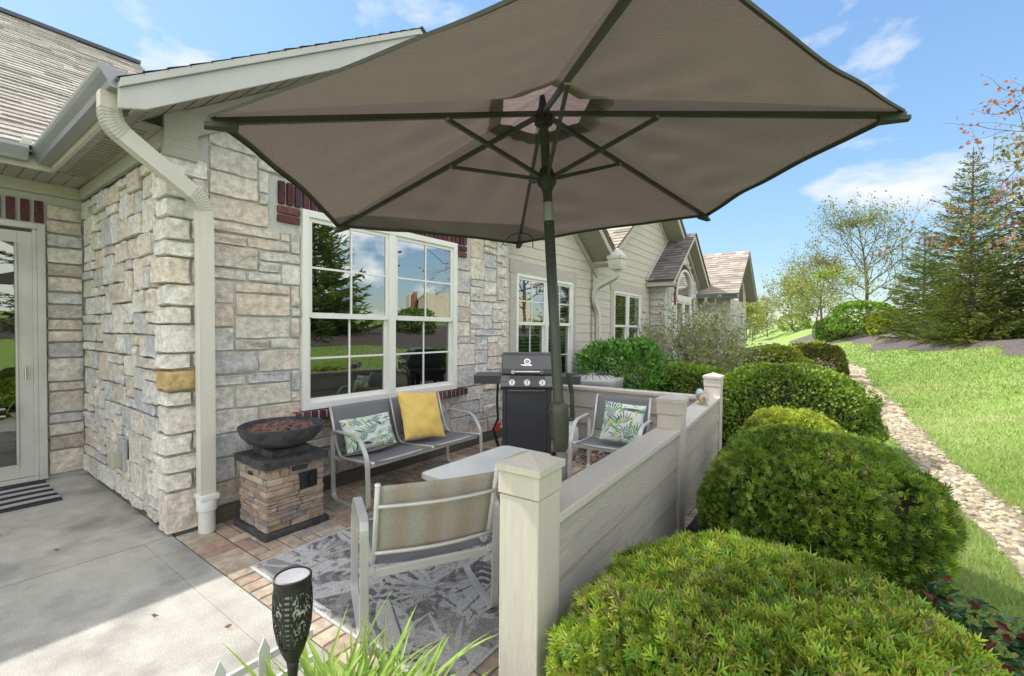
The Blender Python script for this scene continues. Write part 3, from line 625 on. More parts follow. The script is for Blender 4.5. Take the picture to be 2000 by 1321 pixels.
# gutters and downspout
m = MB(); pf = gutter_prof()
sec = [(-3.475, .843-o_, 2.90+u_) for (o_, u_) in pf]; m.prism(sec, (-2.19, 0, 0))
sec = [(-5.683+o_, -3.5, 2.90+u_) for (o_, u_) in pf]; m.prism(sec, (0, 4.20, 0))
gut = m.build('gutter', M_gutter, H1, world=True)
m = MB(); m.box(-5.70, -5.56, .66, .72, 3.022, 3.075); m.build('splash_guard', M_alum, gut, world=True)
def ds_prof(a, b):
    p = []
    for i in range(6): p.append((-a+2*a*i/5, b+(.0035 if i % 2 else 0)))
    for i in range(5): p.append((a+(.0035 if i % 2 else 0), b-2*b*(i+.5)/5))
    for i in range(6): p.append((a-2*a*i/5, -b-(.0035 if i % 2 else 0)))
    for i in range(5): p.append((-a-(.0035 if i % 2 else 0), -b+2*b*(i+.5)/5))
    return p
m = MB(); path = fillet([(-3.60, .79, 2.90), (-3.60, .79, 2.72), (-3.735, 1.33, 2.40), (-3.765, 1.35, 2.20), (-3.765, 1.355, .27)], .17, 10)
m.sweep(path, ds_prof(.050, .040), up=(1, .0, 0.0))
dsp = m.build('downspout', M_dspout, H1, world=True, angle=50)
m = MB()
for i, p in enumerate(path):
    if 1 <= i <= 10 or 12 <= i <= 20:
        q = path[min(i+1, len(path)-1)]; d = (q-p).normalized()
        m.sweep([p-d*.004, p+d*.004], ds_prof(.0525, .0425), up=(1, 0, 0))
m.build('elbow_crimps', material('crimp_paint', (.46, .445, .40), .45, (.42, .40, .36), 4), dsp, world=True)
m = MB(); m.lathe([(.052, 0), (.055, .01), (.054, .16), (.066, .165), (.066, .25), (.062, .25)], (-3.757, 1.355, 0), 24); m.box(-3.825, -3.69, 1.295, 1.415, .245, .285)
m.build('drain_pipe', M_pvc, dsp, world=True, angle=40, bevel=.003)
m = MB(); m.box(-4.905, -4.815, 1.05, 1.125, .33, .46); oc = m.build('outlet_cover', material('clear_cover', (.42, .42, .33), .3, (.36, .36, .29), 8, spec=.6), H1, world=True, bevel=.012)
m = MB(); m.box(-4.955, -4.79, 1.12, 1.15, .30, .56); m.build('outlet_plate', M_ac, oc, world=True, bevel=.006)

# ================================================================== sided house with stone bay
H2 = thing('sided_house', 'beige lap sided house with leader head downspout and arched window bay', 'house', (-3.95, 9.5, 0))
XS = -3.95
def t1(y): return 2.95+.68*(8.0-y)
def t2(y): return 2.95+.70*min(y-7.9, 14.1-y)
def wall_top(y): return (t1(y) if y < 7.95 else t2(y))-.19
def sp(a, b):
    # split spans round the two windows; crude gable clipping by end points
    def ends(z):
        ivs = []
        z = max(z, 0)
        def cl(y0, y1): return ivs.append((y0, y1))
        yR = min(8.0-(z+.19-2.95)/.68, 8.0) if z > 2.76 else 8.0
        cl(5.1, max(5.1, yR))
        yL = 7.9+(z+.19-2.95)/.70 if z > 2.76 else 7.9
        yQ = 14.1-(z+.19-2.95)/.70 if z > 2.76 else 14.1
        cl(min(max(yL, 7.9), 11.), max(min(yQ, 14.1), 11.))
        return ivs
    A, B = ends(a), ends(b); out = []
    for (p, q), (p2, q2) in zip(A, B):
        hs = [(h0, h1) for (h0, h1, hz0, hz1) in ((5.45, 7.16, .5, 2.33), (8.95, 10.5, .85, 2.33)) if a < hz1-.02 and b > hz0+.02 and p < h0 < q]
        cur = (p, p2)
        for h0, h1 in hs: out.append((cur[0], h0, cur[1], h0)); cur = (h1, h1)
        out.append((cur[0], q, cur[1], q2))
    return out
m = MB(); lap_siding(m, XS, sp, .30, 4.9); m.build('siding', M_siding, H2, world=True)
m = MB(); m.box(XS-.3, XS-.022, 5.1, 5.45, 0, 2.76); m.box(XS-.3, XS-.022, 7.16, 8.95, 0, 2.76); m.box(XS-.3, XS-.022, 10.5, 14.1, 0, 2.76); m.box(XS-.3, XS-.022, 5.45, 7.16, 0, .5); m.box(XS-.3, XS-.022, 8.95, 10.5, 0, .85); m.box(XS-.3, XS-.022, 5.45, 7.16, 2.33, 2.76); m.box(XS-.3, XS-.022, 8.95, 10.5, 2.33, 2.76)
m.prism([(XS-.024, 7.9, 2.76), (XS-.024, 14.1, 2.76), (XS-.024, 11, 4.93)], (-.2, 0, 0)); m.prism([(XS-.024, 5.1, 2.76), (XS-.024, 8.0, 2.76), (XS-.024, 5.1, 4.73)], (-.2, 0, 0))
m.build('wall', M_trim, H2, world=True)
window_x(H2, XS+.012, 5.45, 7.16, .5, 2.33, 2, 1.595, trim=.045, proud=.03, mull=.08, blinds=True, gl=M_glass)
window_x(H2, XS+.012, 8.95, 10.5, .85, 2.33, 2, 1.595, trim=.045, proud=.03, mull=.09, blinds=True, grid=(0, 0))
for (a, b, z0, hd) in ((5.45, 7.16, .45, .20), (8.95, 10.5, .80, .20)):
    m = MB(); m.box(XS, XS+.024, a-.14, a-.001, z0, 2.33); m.box(XS, XS+.024, b+.001, b+.14, z0, 2.33); m.box(XS, XS+.028, a-.16, b+.16, 2.331, 2.33+hd); m.box(XS, XS+.035, a-.14, b+.14, z0-.05, z0-.001)
    m.build('window_casing', M_rough, H2, world=True, bevel=.003)
m = MB()
def rake(mb, x, y0, z0, y1, z1, h=.17, th=.03): mb.prism([(x, y0, z0), (x, y1, z1), (x, y1, z1-h), (x, y0, z0-h)], (-th, 0, 0))
rake(m, -3.50, 5.55, t1(5.55), 8.0, t1(8.0)); rake(m, -3.50, 7.92, t2(7.92), 11., t2(11.)); rake(m, -3.50, 11., t2(11.), 14.15, t2(14.15))
rake(m, -3.915, 5.4, t1(5.4)-.20, 8.15, t1(8.15)-.20, .13); rake(m, -3.916, 11., t2(11)-.20, 13.6, t2(13.6)-.20, .12)
m.build('rake_board', M_rough, H2, world=True, bevel=.003)
m = MB()
def soff(mb, x0, x1, f, y0, y1, d=.19, w=.16):
    n_ = max(1, int(abs(y1-y0)/w))
    for i in range(n_):
        a = y0+(y1-y0)*i/n_+.003; b = y0+(y1-y0)*(i+1)/n_-.003
        mb.add([(x0, a, f(a)-d), (x1, a, f(a)-d), (x1, b, f(b)-d), (x0, b, f(b)-d), (x0, a, f(a)-d+.014), (x1, a, f(a)-d+.014), (x1, b, f(b)-d+.014), (x0, b, f(b)-d+.014)], [(0, 3, 2, 1), (4, 5, 6, 7), (0, 1, 5, 4), (1, 2, 6, 5), (2, 3, 7, 6), (3, 0, 4, 7)])
soff(m, XS, -3.53, t1, 5.4, 7.95); soff(m, XS, -3.53, t2, 11.0, 14.1); soff(m, XS, -3.53, t2, 8.0, 11.0)
m.box(XS, -3.53, 7.93, 8.02, 2.70, 2.76)
m.build('soffit', M_soffit, H2, world=True)
m = MB()
shingles(m, (-3.46, 8.03, 2.955), (-9, 8.03, 2.955), (-9, 5.5, 4.69), (-3.46, 5.5, 4.69), PAL_T, sd=11)
shingles(m, (-3.46, 7.88, 2.955), (-10, 7.88, 2.955), (-10, 11, 5.14), (-3.46, 11, 5.14), PAL_T, sd=12)
shingles(m, (-3.46, 14.2, 2.90), (-10, 14.2, 2.90), (-10, 11, 5.14), (-3.46, 11, 5.14), PAL_T, sd=13)
m.prism([(-3.48, 7.9, 2.94), (-3.48, 11, 5.115), (-3.48, 14.15, 2.92), (-3.48, 14.15, 2.89), (-3.48, 11, 5.09), (-3.48, 7.9, 2.91)], (-6, 0, 0), (.15, .13, .12))
m.prism([(-3.48, 8.0, 2.935), (-3.48, 5.5, 4.65), (-3.48, 5.5, 4.62), (-3.48, 8.0, 2.905)], (-6, 0, 0), (.15, .13, .12))
m.build('roof', M_shingle, H2, world=True)
# leader head and its downspout
m = MB(); c0 = np.array([-3.44, 7.96]); v = []; 
for (w, z) in ((.10, 2.62), (.115, 2.66), (.125, 2.72), (.125, 2.80), (.14, 2.82), (.14, 2.87), (.10, 2.93), (.015, 3.02)):
    v.append([(c0[0]-w, c0[1]-w, z), (c0[0]+w, c0[1]-w, z), (c0[0]+w, c0[1]+w, z), (c0[0]-w, c0[1]+w, z)])
for a, b in zip(v[:-1], v[1:]): m.add(a+b, [(i, (i+1) % 4, 4+(i+1) % 4, 4+i) for i in range(4)])
m.add(v[0], [(3, 2, 1, 0)]); lead = m.build('leader_head', M_dspout, H2, world=True)
m = MB(); m.sweep(fillet([(-3.44, 7.98, 2.64), (-3.44, 7.98, 2.50), (-3.84, 7.90, 2.30), (-3.885, 7.93, 2.05), (-3.885, 8.12, 1.85), (-3.885, 8.14, 1.6), (-3.885, 8.14, .1)], .2, 7), ds_prof(.045, .036), up=(1, 0, 0)); m.build('downspout', M_dspout, lead, world=True, angle=50)
# stone bay with arched window
def t3(y): return 2.73+.76*min(y-10.9, 14.5-y)
XB = -3.57
m = MB(); m.box(XS, XB, 11.17, 11.45, 0, 2.7)
m.prism([(XB, 11.45, 0), (XB, 11.98, 0), (XB, 11.98, 3.3), (XB, 11.45, 2.9)], (-.2, 0, 0)); m.prism([(XB, 13.42, 0), (XB, 14.23, 0), (XB, 14.23, 2.7), (XB, 13.42, 3.2)], (-.2, 0, 0)); m.box(XB-.2, XB, 11.98, 13.42, 0, .5); m.prism([(XB, 11.98, 3.15), (XB, 13.42, 3.15), (XB, 13.42, 3.3), (XB, 12.7, 3.8), (XB, 11.98, 3.3)], (-.2, 0, 0))
m.build('wall', M_mortar, H2, world=True)
m = MB()
stones_x(m, XB, 11.40, 14.2, .1, 3.75, holes=[(11.9, 13.5, .5, 2.45), (12.0, 13.4, 2.4, 3.0), (12.15, 13.25, 3.0, 3.32)], top=lambda y: t3(y)-.33, cw=.09, ch=.09, n=6, sd=31)
stones_y(m, 11.18, XS+.02, XB+.02, .1, 2.45, cw=.09, ch=.09, n=6, sd=33)
m.build('stone_facing', M_stone, H2, world=True, smooth=True)
bs = []; mb = MB()
for i in range(30):
    a = math.pi*(i+.5)/30; p = np.array([[.735, -.022], [.735, .022], [.90, .03], [.90, -.03]])
    q = [(XB+.035, 12.7+math.cos(a)*u-math.sin(a)*w_, 2.42+(math.sin(a)*u+math.cos(a)*w_)*.95) for u, w_ in p]; mb.prism(q, (-.06, 0, 0), BC[i % 5]*1.3)
for i in range(4):
    for yy_ in (11.80, 13.44): mb.box(XB-.02, XB+.035, yy_, yy_+.165, 2.16+i*.066, 2.218+i*.066, BC[(i*2) % 5]*1.3)
mb.build('brick_arch', M_brick, H2, world=True)
m = MB(); pts = [(XB+.03, 12.7+.735*math.cos(math.pi*i/24), 2.42+.70*math.sin(math.pi*i/24)) for i in range(25)]
m.sweep(pts, [(-.03, -.035), (.03, -.035), (.03, .035), (-.03, .035)], up=(1, 0, 0)); m.box(XB-.02, XB+.045, 11.97, 13.43, 2.31, 2.44)
aw = m.build('arched_window', M_white, H2, world=True)
m = MB(); m.add([(XB+.01, p[1], p[2]) for p in pts], [tuple(range(25))]); m.build('pane', M_glass, aw, world=True)
m = MB(); m.add([(XB-.15, 11.9, 2.4), (XB-.15, 13.5, 2.4), (XB-.15, 13.5, 3.3), (XB-.15, 11.9, 3.3)], [(0, 1, 2, 3)]); m.build('room_lining', M_dark, aw, world=True)
window_x(H2, XB+.01, 11.98, 13.42, .5, 2.31, 2, 1.45, trim=.05, proud=.03, mull=.10, grid=(0, 0), roomdepth=.3)
m = MB()
rake(m, -3.28, 10.88, t3(10.88), 12.7, t3(12.7), .15); rake(m, -3.28, 12.7, t3(12.7), 14.52, t3(14.52), .15); rake(m, XB+.03, 11.2, t3(11.2)-.2, 12.7, t3(12.7)-.2, .10); rake(m, XB+.031, 12.7, t3(12.7)-.2, 14.3, t3(14.3)-.2, .10)
m.prism([(-3.93, 10.86, 2.66), (-3.93, 12.62, 4.0), (-3.93, 12.62, 4.13), (-3.93, 10.86, 2.80)], (.03, 0, 0))
m.box(XS+.02, -3.31, 10.895, 10.925, 2.57, 2.70); m.box(XS+.02, XB, 11.13, 11.16, 2.45, 2.58)
m.build('bay_trim', M_trim, H2, world=True)
m = MB(); soff(m, XB, -3.31, t3, 11.0, 12.69, w=.12); soff(m, XB, -3.31, t3, 12.71, 14.48, w=.12); m.box(XS, -3.31, 10.93, 11.3, 2.57, 2.59); m.build('soffit', M_soffit, H2, world=True)
m = MB()
shingles(m, (-3.25, 10.85, 2.71), (-4.2, 10.85, 2.71), (-4.2, 12.7, 4.115), (-3.25, 12.7, 4.115), PAL_D, sd=21, w=.25, course=.125)
shingles(m, (-3.25, 14.55, 2.71), (-4.2, 14.55, 2.71), (-4.2, 12.7, 4.115), (-3.25, 12.7, 4.115), PAL_D, sd=22, w=.25)
m.prism([(-3.27, 10.87, 2.70), (-3.27, 12.7, 4.09), (-3.27, 14.53, 2.70), (-3.27, 14.53, 2.67), (-3.27, 12.7, 4.06), (-3.27, 10.87, 2.67)], (-.68, 0, 0), (.12, .11, .11)); m.build('bay_roof', M_shingle, H2, world=True)
m = MB(); m.box(XS+.012, XS+.10, 10.75, 10.90, .80, 1.03); mt = m.build('meter_box', M_ac, H2, world=True, bevel=.006); m = MB(); m.tube([(XS+.05, 10.82, .80), (XS+.05, 10.82, .0)], .018, 8); m.tube([(XS+.06, 10.76, .79), (XS+.07, 10.72, .4), (XS+.06, 10.74, .0)], .010, 6); m.build('conduit', M_ac, mt, world=True)

# ================================================================== sunroom house further along
H3 = thing('sunroom_house', 'farther house with pale shingled gable and sunroom windows', 'house', (-2.74, 15.8, 0))
def t4(y): return 2.60+.84*min(y-14.05, 17.35-y)
XR = -2.74
m = MB(); lap_siding(m, XR, lambda a, b: [(14.4, 17.05, 14.4, 17.05)], .1, .72); m.box(XR-.1, XR-.001, 14.4, 17.05, 0, .72); m.build('siding', M_siding, H3, world=True); m = MB()
def g4s(a, b):
    def e(z): w_ = max(0, (t4(15.7)-.17-z)/.84); return max(14.4, 15.7-w_), min(17.05, 15.7+w_)
    A, B = e(a), e(b); return [(A[0], A[1], B[0], B[1])]
lap_siding(m, XR, g4s, 2.32, 3.8, exp=.13)
m.build('siding', M_siding, H3, world=True)
m = MB(); m.box(-6, XR, 14.41, 14.6, 0, .75); m.box(-6, -3.75, 14.41, 14.6, .75, 2.5); m.box(-2.95, XR, 14.41, 14.6, .75, 2.5); m.box(-3.75, -2.95, 14.41, 14.6, 2.05, 2.5); m.box(-2.949, XR+.03, 14.385, 14.405, 0.1, 2.5)
for y in (14.415, 15.2, 16.0, 16.8): m.box(XR-.12, XR+.02, y, y+.235, .72, 2.06)
m.box(XR-.12, XR+.02, 14.415, 17.05, 2.061, 2.319); m.build('wall', M_trim, H3, world=True)
m = MB()
for y in (14.65, 15.45, 16.25): m.box(XR-.05, XR, y, y+.05, .72, 2.06); m.box(XR-.05, XR, y+.5, y+.55, .72, 2.06); m.box(XR-.05, XR-.001, y+.05, y+.5, 2.0, 2.06); m.box(XR-.05, XR-.001, y+.05, y+.5, .72, .79)
wn = m.build('window_frame', M_white, H3, world=True)
for y in (14.65, 15.45, 16.25): m = MB(); m.add([(XR-.03, y+.05, .79), (XR-.03, y+.5, .79), (XR-.03, y+.5, 2.0), (XR-.03, y+.05, 2.0)], [(0, 1, 2, 3)]); m.build('pane', M_glass, wn, world=True)
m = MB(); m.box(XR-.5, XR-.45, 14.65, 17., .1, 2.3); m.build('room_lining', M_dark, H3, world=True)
m = MB(); m.box(-3.75, -2.95, 14.385, 14.43, .75, .83); m.box(-3.75, -2.95, 14.385, 14.43, 1.97, 2.05); m.box(-3.75, -3.67, 14.385, 14.43, .83, 1.97); m.box(-3.03, -2.95, 14.385, 14.43, .83, 1.97)
sw = m.build('side_window', M_white, H3, world=True); m = MB(); m.add([(-3.67, 14.41, .83), (-3.03, 14.41, .83), (-3.03, 14.41, 1.97), (-3.67, 14.41, 1.97)], [(0, 1, 2, 3)]); m.build('pane', M_glass, sw, world=True)
m = MB(); z = .86
while z < 1.95: m.add([(-3.66, 14.44, z), (-3.04, 14.44, z), (-3.04, 14.465, z+.03), (-3.66, 14.465, z+.03)], [(0, 1, 2, 3)]); z += .055
m.build('blind', M_blind, sw, world=True)
m = MB(); m.prism([(XR+.016, 14.95, 2.45), (XR+.016, 15.65, 2.45), (XR+.016, 15.65, 3.4), (XR+.016, 14.95, 2.85)], (-.02, 0, 0)); m.prism([(XR+.016, 15.75, 2.45), (XR+.016, 16.45, 2.45), (XR+.016, 16.45, 2.85), (XR+.016, 15.75, 3.4)], (-.02, 0, 0)); m.build('gable_window', M_glass, H3, world=True)
m = MB(); rake(m, -2.45, 14.03, t4(14.03), 15.7, t4(15.7), .13); rake(m, -2.45, 15.7, t4(15.7), 17.37, t4(17.37), .13); m.box(-5, -2.47, 14.06, 14.09, 2.44, 2.58); m.build('rake_board', M_alum, H3, world=True)
m = MB(); soff(m, XR, -2.48, t4, 14.1, 15.68, .16, w=.12); soff(m, XR, -2.48, t4, 15.72, 17.3, .16, w=.12); m.box(-5, -2.48, 14.09, 14.41, 2.44, 2.455); m.build('soffit', M_soffit, H3, world=True)
m = MB(); shingles(m, (-2.43, 14.0, 2.57), (-9, 14.0, 2.57), (-9, 15.7, 3.99), (-2.43, 15.7, 3.99), PAL_T, sd=41, course=.115, w=.26); shingles(m, (-2.43, 17.4, 2.57), (-9, 17.4, 2.57), (-9, 15.7, 3.99), (-2.43, 15.7, 3.99), PAL_T, sd=42)
m.prism([(-2.44, 14.03, 2.56), (-2.44, 15.7, 3.965), (-2.44, 17.37, 2.56), (-2.44, 17.37, 2.53), (-2.44, 15.7, 3.93), (-2.44, 14.03, 2.53)], (-6.5, 0, 0), (.15, .13, .12)); m.build('roof', M_shingle, H3, world=True)
m = MB(); m.prism([(-2.46, 14.06-o_*.9, 2.47+u_*.9) for (o_, u_) in gutter_prof()], (-2.2, 0, 0)); g3_ = m.build('gutter', M_gutter, H3, world=True)
m = MB(); m.sweep(fillet([(-3.30, 14.0, 2.47), (-3.30, 14.02, 2.35), (-3.55, 14.3, 2.1), (-3.58, 14.34, 1.9), (-3.58, 14.34, .1)], .18, 6), ds_prof(.04, .032), up=(1, 0, 0)); m.build('downspout', M_dspout, g3_, world=True, angle=50)
# ================================================================== patio fence
FN = thing('patio_fence', 'low beige board fence with capped posts around the patio', 'fence', (-.95, 3.37, 0))
def post_at(x, y, an, zt=1.045):
    R_ = Matrix.Translation((x, y, 0))@Matrix.Rotation(an, 4, 'Z'); m = MB(); s = .083
    m.box(-s, s, -s, s, -.05, zt-.152); p = m.xf(R_).build('post', M_post, FN, world=True, bevel=.004)
    m = MB(); m.box(-s+.006, s-.006, -s+.006, s-.006, zt-.152, zt-.146); m.box(-s-.004, s+.004, -s-.004, s+.004, zt-.146, zt-.062); c = s+.014; m.box(-c, c, -c, c, zt-.062, zt-.036)
    m.add([(-c, -c, zt-.036), (c, -c, zt-.036), (c, c, zt-.036), (-c, c, zt-.036), (0, 0, zt)], [(0, 1, 4), (1, 2, 4), (2, 3, 4), (3, 0, 4)])
    m.xf(R_).build('post_cap', M_post, p, world=True, bevel=.002)
PA, PB, PC_ = (-.945, 1.413), (-1.018, 3.375), (-1.168, 5.36); an1 = math.atan2(-(PB[0]-PA[0]), PB[1]-PA[1])
for p in (PA, PB, PC_): post_at(*p, an1*1.3)
def fence_run(A, B, t0=.083, t1=.083, zt=.80, bot=.10, z_slope=0.):
    A = np.array(A); B = np.array(B); d = B-A; L_ = np.linalg.norm(d); an = math.atan2(-d[0], d[1]); R_ = Matrix.Translation((A[0], A[1], 0))@Matrix.Rotation(an, 4, 'Z')
    m = MB(); n_ = 3; hh = (zt-.04-bot)/n_; w = .052
    for i in range(n_):
        z0 = bot+i*hh; z1 = z0+hh+.012
        for sg in (-1, 1):
            m.add([(sg*(w+.019), t0, z0), (sg*(w+.019), L_-t1, z0), (sg*(w+.001), L_-t1, z1), (sg*(w+.001), t0, z1), (sg*(w-.01), t0, z0), (sg*(w-.01), L_-t1, z0)], [(0, 1, 2, 3), (4, 5, 1, 0)] if sg > 0 else [(3, 2, 1, 0), (0, 1, 5, 4)])
    m.box(-w+.012, w-.012, t0, L_-t1, bot+.02, zt-.04)
    m.xf(R_).build('board_panel', M_fence, FN, world=True)
    m = MB(); m.box(-.084, .084, t0+.001, L_-t1-.001, zt-.036, zt); m.box(-.064, .064, t0+.001, L_-t1-.001, zt-.055, zt-.0361)
    m.xf(R_).build('rail_cap', M_post, FN, world=True, bevel=.004)
fence_run(PA, PB); fence_run(PB, PC_, zt=.79); fence_run((PC_[0], PC_[1]), (-3.86, 5.24), t1=.0, zt=.775)

# ================================================================== umbrella
BASE = Vector((-1.069, 1.966, 0)); AX = Vector((-.060, -.020, 1)).normalized(); u_ = Vector((.748, .661, .059)).normalized(); v_ = AX.cross(u_).normalized(); u_ = v_.cross(AX)
HUB = BASE+AX*2.573; Rr = 1.395
UM = thing('patio_umbrella', 'taupe hexagonal patio umbrella open over the seating on an olive pole', 'umbrella', tuple(BASE))
ends = []
for k, nm in enumerate(['R0', 'R1', 'MB', 'R3', 'R4', 'MF']):
    a = rad(-30+60*k); ends.append(HUB+AX*(-.37)+u_*(Rr*math.cos(a))+v_*(Rr*math.sin(a)))
top = HUB+AX*.045
def canopy_pt(k, s, t):     # s: hub->rim, t: across panel k
    A = ends[k]; B = ends[(k+1) % 6]; e = A*(1-t)+B*t; mid = 4*t*(1-t)
    inw = (HUB+AX*(-.37)-e); e = e+inw*(.022*mid)+AX*(.006*mid)
    p = top*(1-s)+e*s
    sag = math.sin(math.pi*min(1, s))*.020*(1-mid)+mid*s*(1-s)*-.03
    w = .005*math.sin(17*s+9*t+k*1.7)*math.sin(6.3*t+2*k)*s*mid+.013*math.sin(30*(t-.5)*s+3*k+4*s)*mid*max(0, .5-abs(s-.42))*1.6+.008*math.sin(26*s*(1+.4*t)+k)*mid*math.exp(-((t-.75)/.16)**2)
    return p+AX*(sag*.5+.028+w)
m = MB()
for k in range(6): m.grid([[tuple(canopy_pt(k, .17+.83*i/40, j/34)) for j in range(35)] for i in range(41)])
can = m.build('canopy', M_canvas, UM, world=True, smooth=True)
m = MB()
for k in range(6): m.grid([[tuple(canopy_pt(k, .0+.235*i/6, j/10)+AX*(.022+.012*math.sin(j*1.9+k)*i/6)) for j in range(11)] for i in range(7)])
m.build('vent_flap', M_vent, can, world=True, smooth=True)
m = MB()
for k in range(6):
    for j in range(22):
        a = canopy_pt(k, 1., j/22); b = canopy_pt(k, 1., (j+1)/22); a2 = canopy_pt(k, .985, j/22); b2 = canopy_pt(k, .985, (j+1)/22); dn = AX*.004
        m.add([tuple(a-dn), tuple(b-dn), tuple(b2-dn), tuple(a2-dn)], [(0, 1, 2, 3)]); m.add([tuple(a), tuple(b), tuple(b-dn*3), tuple(a-dn*3)], [(0, 1, 2, 3)])
m.build('hem', M_strap, can, world=True)
def bar(mb, a, b, w, h):
    mb.sweep([a, b], [(-w, -h), (w, -h), (w, h), (-w, h)], up=tuple(AX))
RUN = BASE+AX*2.243
for k in range(6):
    m = MB(); bar(m, HUB+(ends[k]-HUB)*.03, ends[k]+AX*.006, .008, .011); rb = m.build('rib', M_green, UM, world=True)
    m = MB(); J = HUB+(ends[k]-HUB)*.385-AX*.012; d = (J-RUN).normalized(); bar(m, RUN+d*.03, J, .007, .009); m.build('strut', M_green, rb, world=True)
    m = MB(); d = (ends[k]-HUB).normalized(); m.sweep([ends[k]-d*.085-AX*.012, ends[k]+d*.012-AX*.004], [(-.026, -.012), (.026, -.012), (.014, .016), (-.014, .016)], up=tuple(AX), scl=[1, .6]); m.build('corner_pocket', M_strap, rb, world=True)
    m = MB(); sd_ = d.cross(AX); m.tube([J-sd_*.014, J+sd_*.014], .007, 8); m.build('joint_pin', M_sleeve, rb, world=True)
def axlathe(prof, k=20):
    m = MB(); m.lathe(prof, (0, 0, 0), k); q = AX.to_track_quat('Z', 'Y').to_matrix().to_4x4(); q.translation = BASE; m.xf(q); return m
axlathe([(.018, 2.50), (.045, 2.52), (.048, 2.545), (.040, 2.575), (.024, 2.60), (.012, 2.66)]).build('hub', M_black, UM, world=True, angle=40)
axlathe([(.026, 2.19), (.032, 2.205), (.046, 2.222), (.048, 2.262), (.040, 2.27), (.03, 2.30), (.026, 2.30)]).build('runner', M_black, UM, world=True, angle=40)
axlathe([(.0245, .01), (.0245, .905)]).build('lower_pole', material('grey_green_tube', (.155, .175, .16), .35, (.18, .20, .185), 6, metal=.3, spec=.6), UM, world=True, angle=40)
pol = axlathe([(.026, .906), (.026, 2.035), (.023, 2.04), (.022, 2.52)]).build('pole', M_green, UM, world=True, angle=40)
axlathe([(.0265, 2.04), (.0265, 2.13)]).build('tilt_sleeve', M_sleeve, pol, world=True, angle=40)
q = AX.to_track_quat('Z', 'Y').to_matrix().to_4x4(); q.translation = BASE
crk = axlathe([(.028, .905), (.037, .92), (.041, .96), (.046, 1.03), (.047, 1.10), (.044, 1.13), (.030, 1.15), (.026, 1.15)], 24).build('crank_housing', M_green, UM, world=True, angle=40)
m = MB()
for (zz, aa) in ((.97, -95), (.97, -40), (1.10, -95), (1.10, -40)):
    a = rad(aa); rr_ = .0435 if zz < 1 else .0485; c = Vector((math.cos(a)*rr_, math.sin(a)*rr_, zz)); d = Vector((math.cos(a), math.sin(a), 0)); m.tube([c-d*.004, c+d*.0015], .0045, 8)
m.xf(q).build('screws', M_black, crk, world=True)
m = MB(); m.tube([(-.04, .02, 1.05), (-.085, .05, 1.05)], .012, 10); m.sweep([(-.085, .05, 1.045), (-.09, .052, 1.18), (-.075, .04, 1.28)], [(-.011, -.006), (.011, -.006), (.011, .006), (-.011, .006)], up=(1, 0, 0)); m.tube([(-.075, .045, 1.27), (-.17, .07, 1.275)], .009, 8)
m.xf(q).build('crank_handle', M_green, crk, world=True)
m = MB(); mbr = ends[2]; c = HUB+(mbr-HUB)*.83
pl_ = [c-u_*.16-AX*.115, c-u_*.11-AX*.05, c-u_*.05-AX*.018, c-AX*.014, c+u_*.05-AX*.018, c+u_*.085-AX*.05, c+u_*.085-AX*.12]
m.sweep(fillet(pl_, .03, 4), [(-.002, -.012), (.002, -.012), (.002, .012), (-.002, .012)], up=tuple(v_)); m.build('tie_strap', M_strap, UM, world=True)
m = MB(); m.lathe([(.105, 0.004), (.105, .03), (.035, .05), (.030, .16), (.0255, .16)], tuple(BASE), 24); m.build('base_socket', M_black, UM, world=True, angle=40)

# ================================================================== rug and doormat (woven patterns as thread colours)
def draw_leaf(img, mask_xy, x0, y0, ang, L_, W_, c, ribs=0, curve=0.):
    Xg, Yg = mask_xy; dx_ = Xg-x0; dy_ = Yg-y0; ca, sa = math.cos(ang), math.sin(ang); a = dx_*ca+dy_*sa; b = -dx_*sa+dy_*ca-curve*a*a
    t = a/L_; wloc = W_*np.sin(np.clip(t, 0, 1)*math.pi)**.8; ins = (t > 0) & (t < 1) & (np.abs(b) < wloc)
    if ribs: ins &= (np.sin((a*1.6+np.abs(b)*1.1)*ribs) > -.35)
    img[ins] = c
nx, ny = 330, 290; rx0, rx1, ry0, ry1 = -2.985, -1.292, 1.305, 2.78
gx = np.linspace(rx0, rx1, nx); gy = np.linspace(ry0, ry1, ny); Xg, Yg = np.meshgrid(gx, gy, indexing='ij'); r = np.random.default_rng(21)
base = np.array([.34, .33, .335]); img = np.ones((nx, ny, 3))*base; light = np.array([.62, .615, .62]); dk = np.array([.17, .165, .175])
for k in range(110):   # big banana and palm leaves
    x0, y0 = r.uniform(rx0-.1, rx1), r.uniform(ry0-.1, ry1); an = r.uniform(0, 6.28)
    if k % 3 == 0: draw_leaf(img, (Xg, Yg), x0, y0, an, r.uniform(.35, .6), r.uniform(.05, .09), light*r.uniform(.85, 1.05), 0, r.uniform(-.6, .6)); draw_leaf(img, (Xg, Yg), x0, y0, an, .5, .006, dk)
    elif k % 3 == 1:
        for q_ in range(9): draw_leaf(img, (Xg, Yg), x0, y0, an+(q_-4)*.22, r.uniform(.22, .40), .014, light*r.uniform(.7, 1.0), 0, (q_-4)*.12)
    else:
        draw_leaf(img, (Xg, Yg), x0, y0, an, r.uniform(.3, .55), r.uniform(.05, .10), dk*r.uniform(.9, 1.4), 55, r.uniform(-.5, .5))
ed = (Xg < rx0+.018) | (Yg < ry0+.018) | (Yg > ry1-.018) | (Xg > rx1-.018); img[ed] = light*.95
sw_ = snoise(np.stack([Xg*1.2, Yg*1.2, 0*Xg], -1), 5, 14., 3)[..., None]; img = np.where(sw_ > .75, img*.6+light*.4, img); img = np.where(sw_ < -.85, img*.55, img); img *= r.uniform(.78, 1.22, (nx, ny, 1))
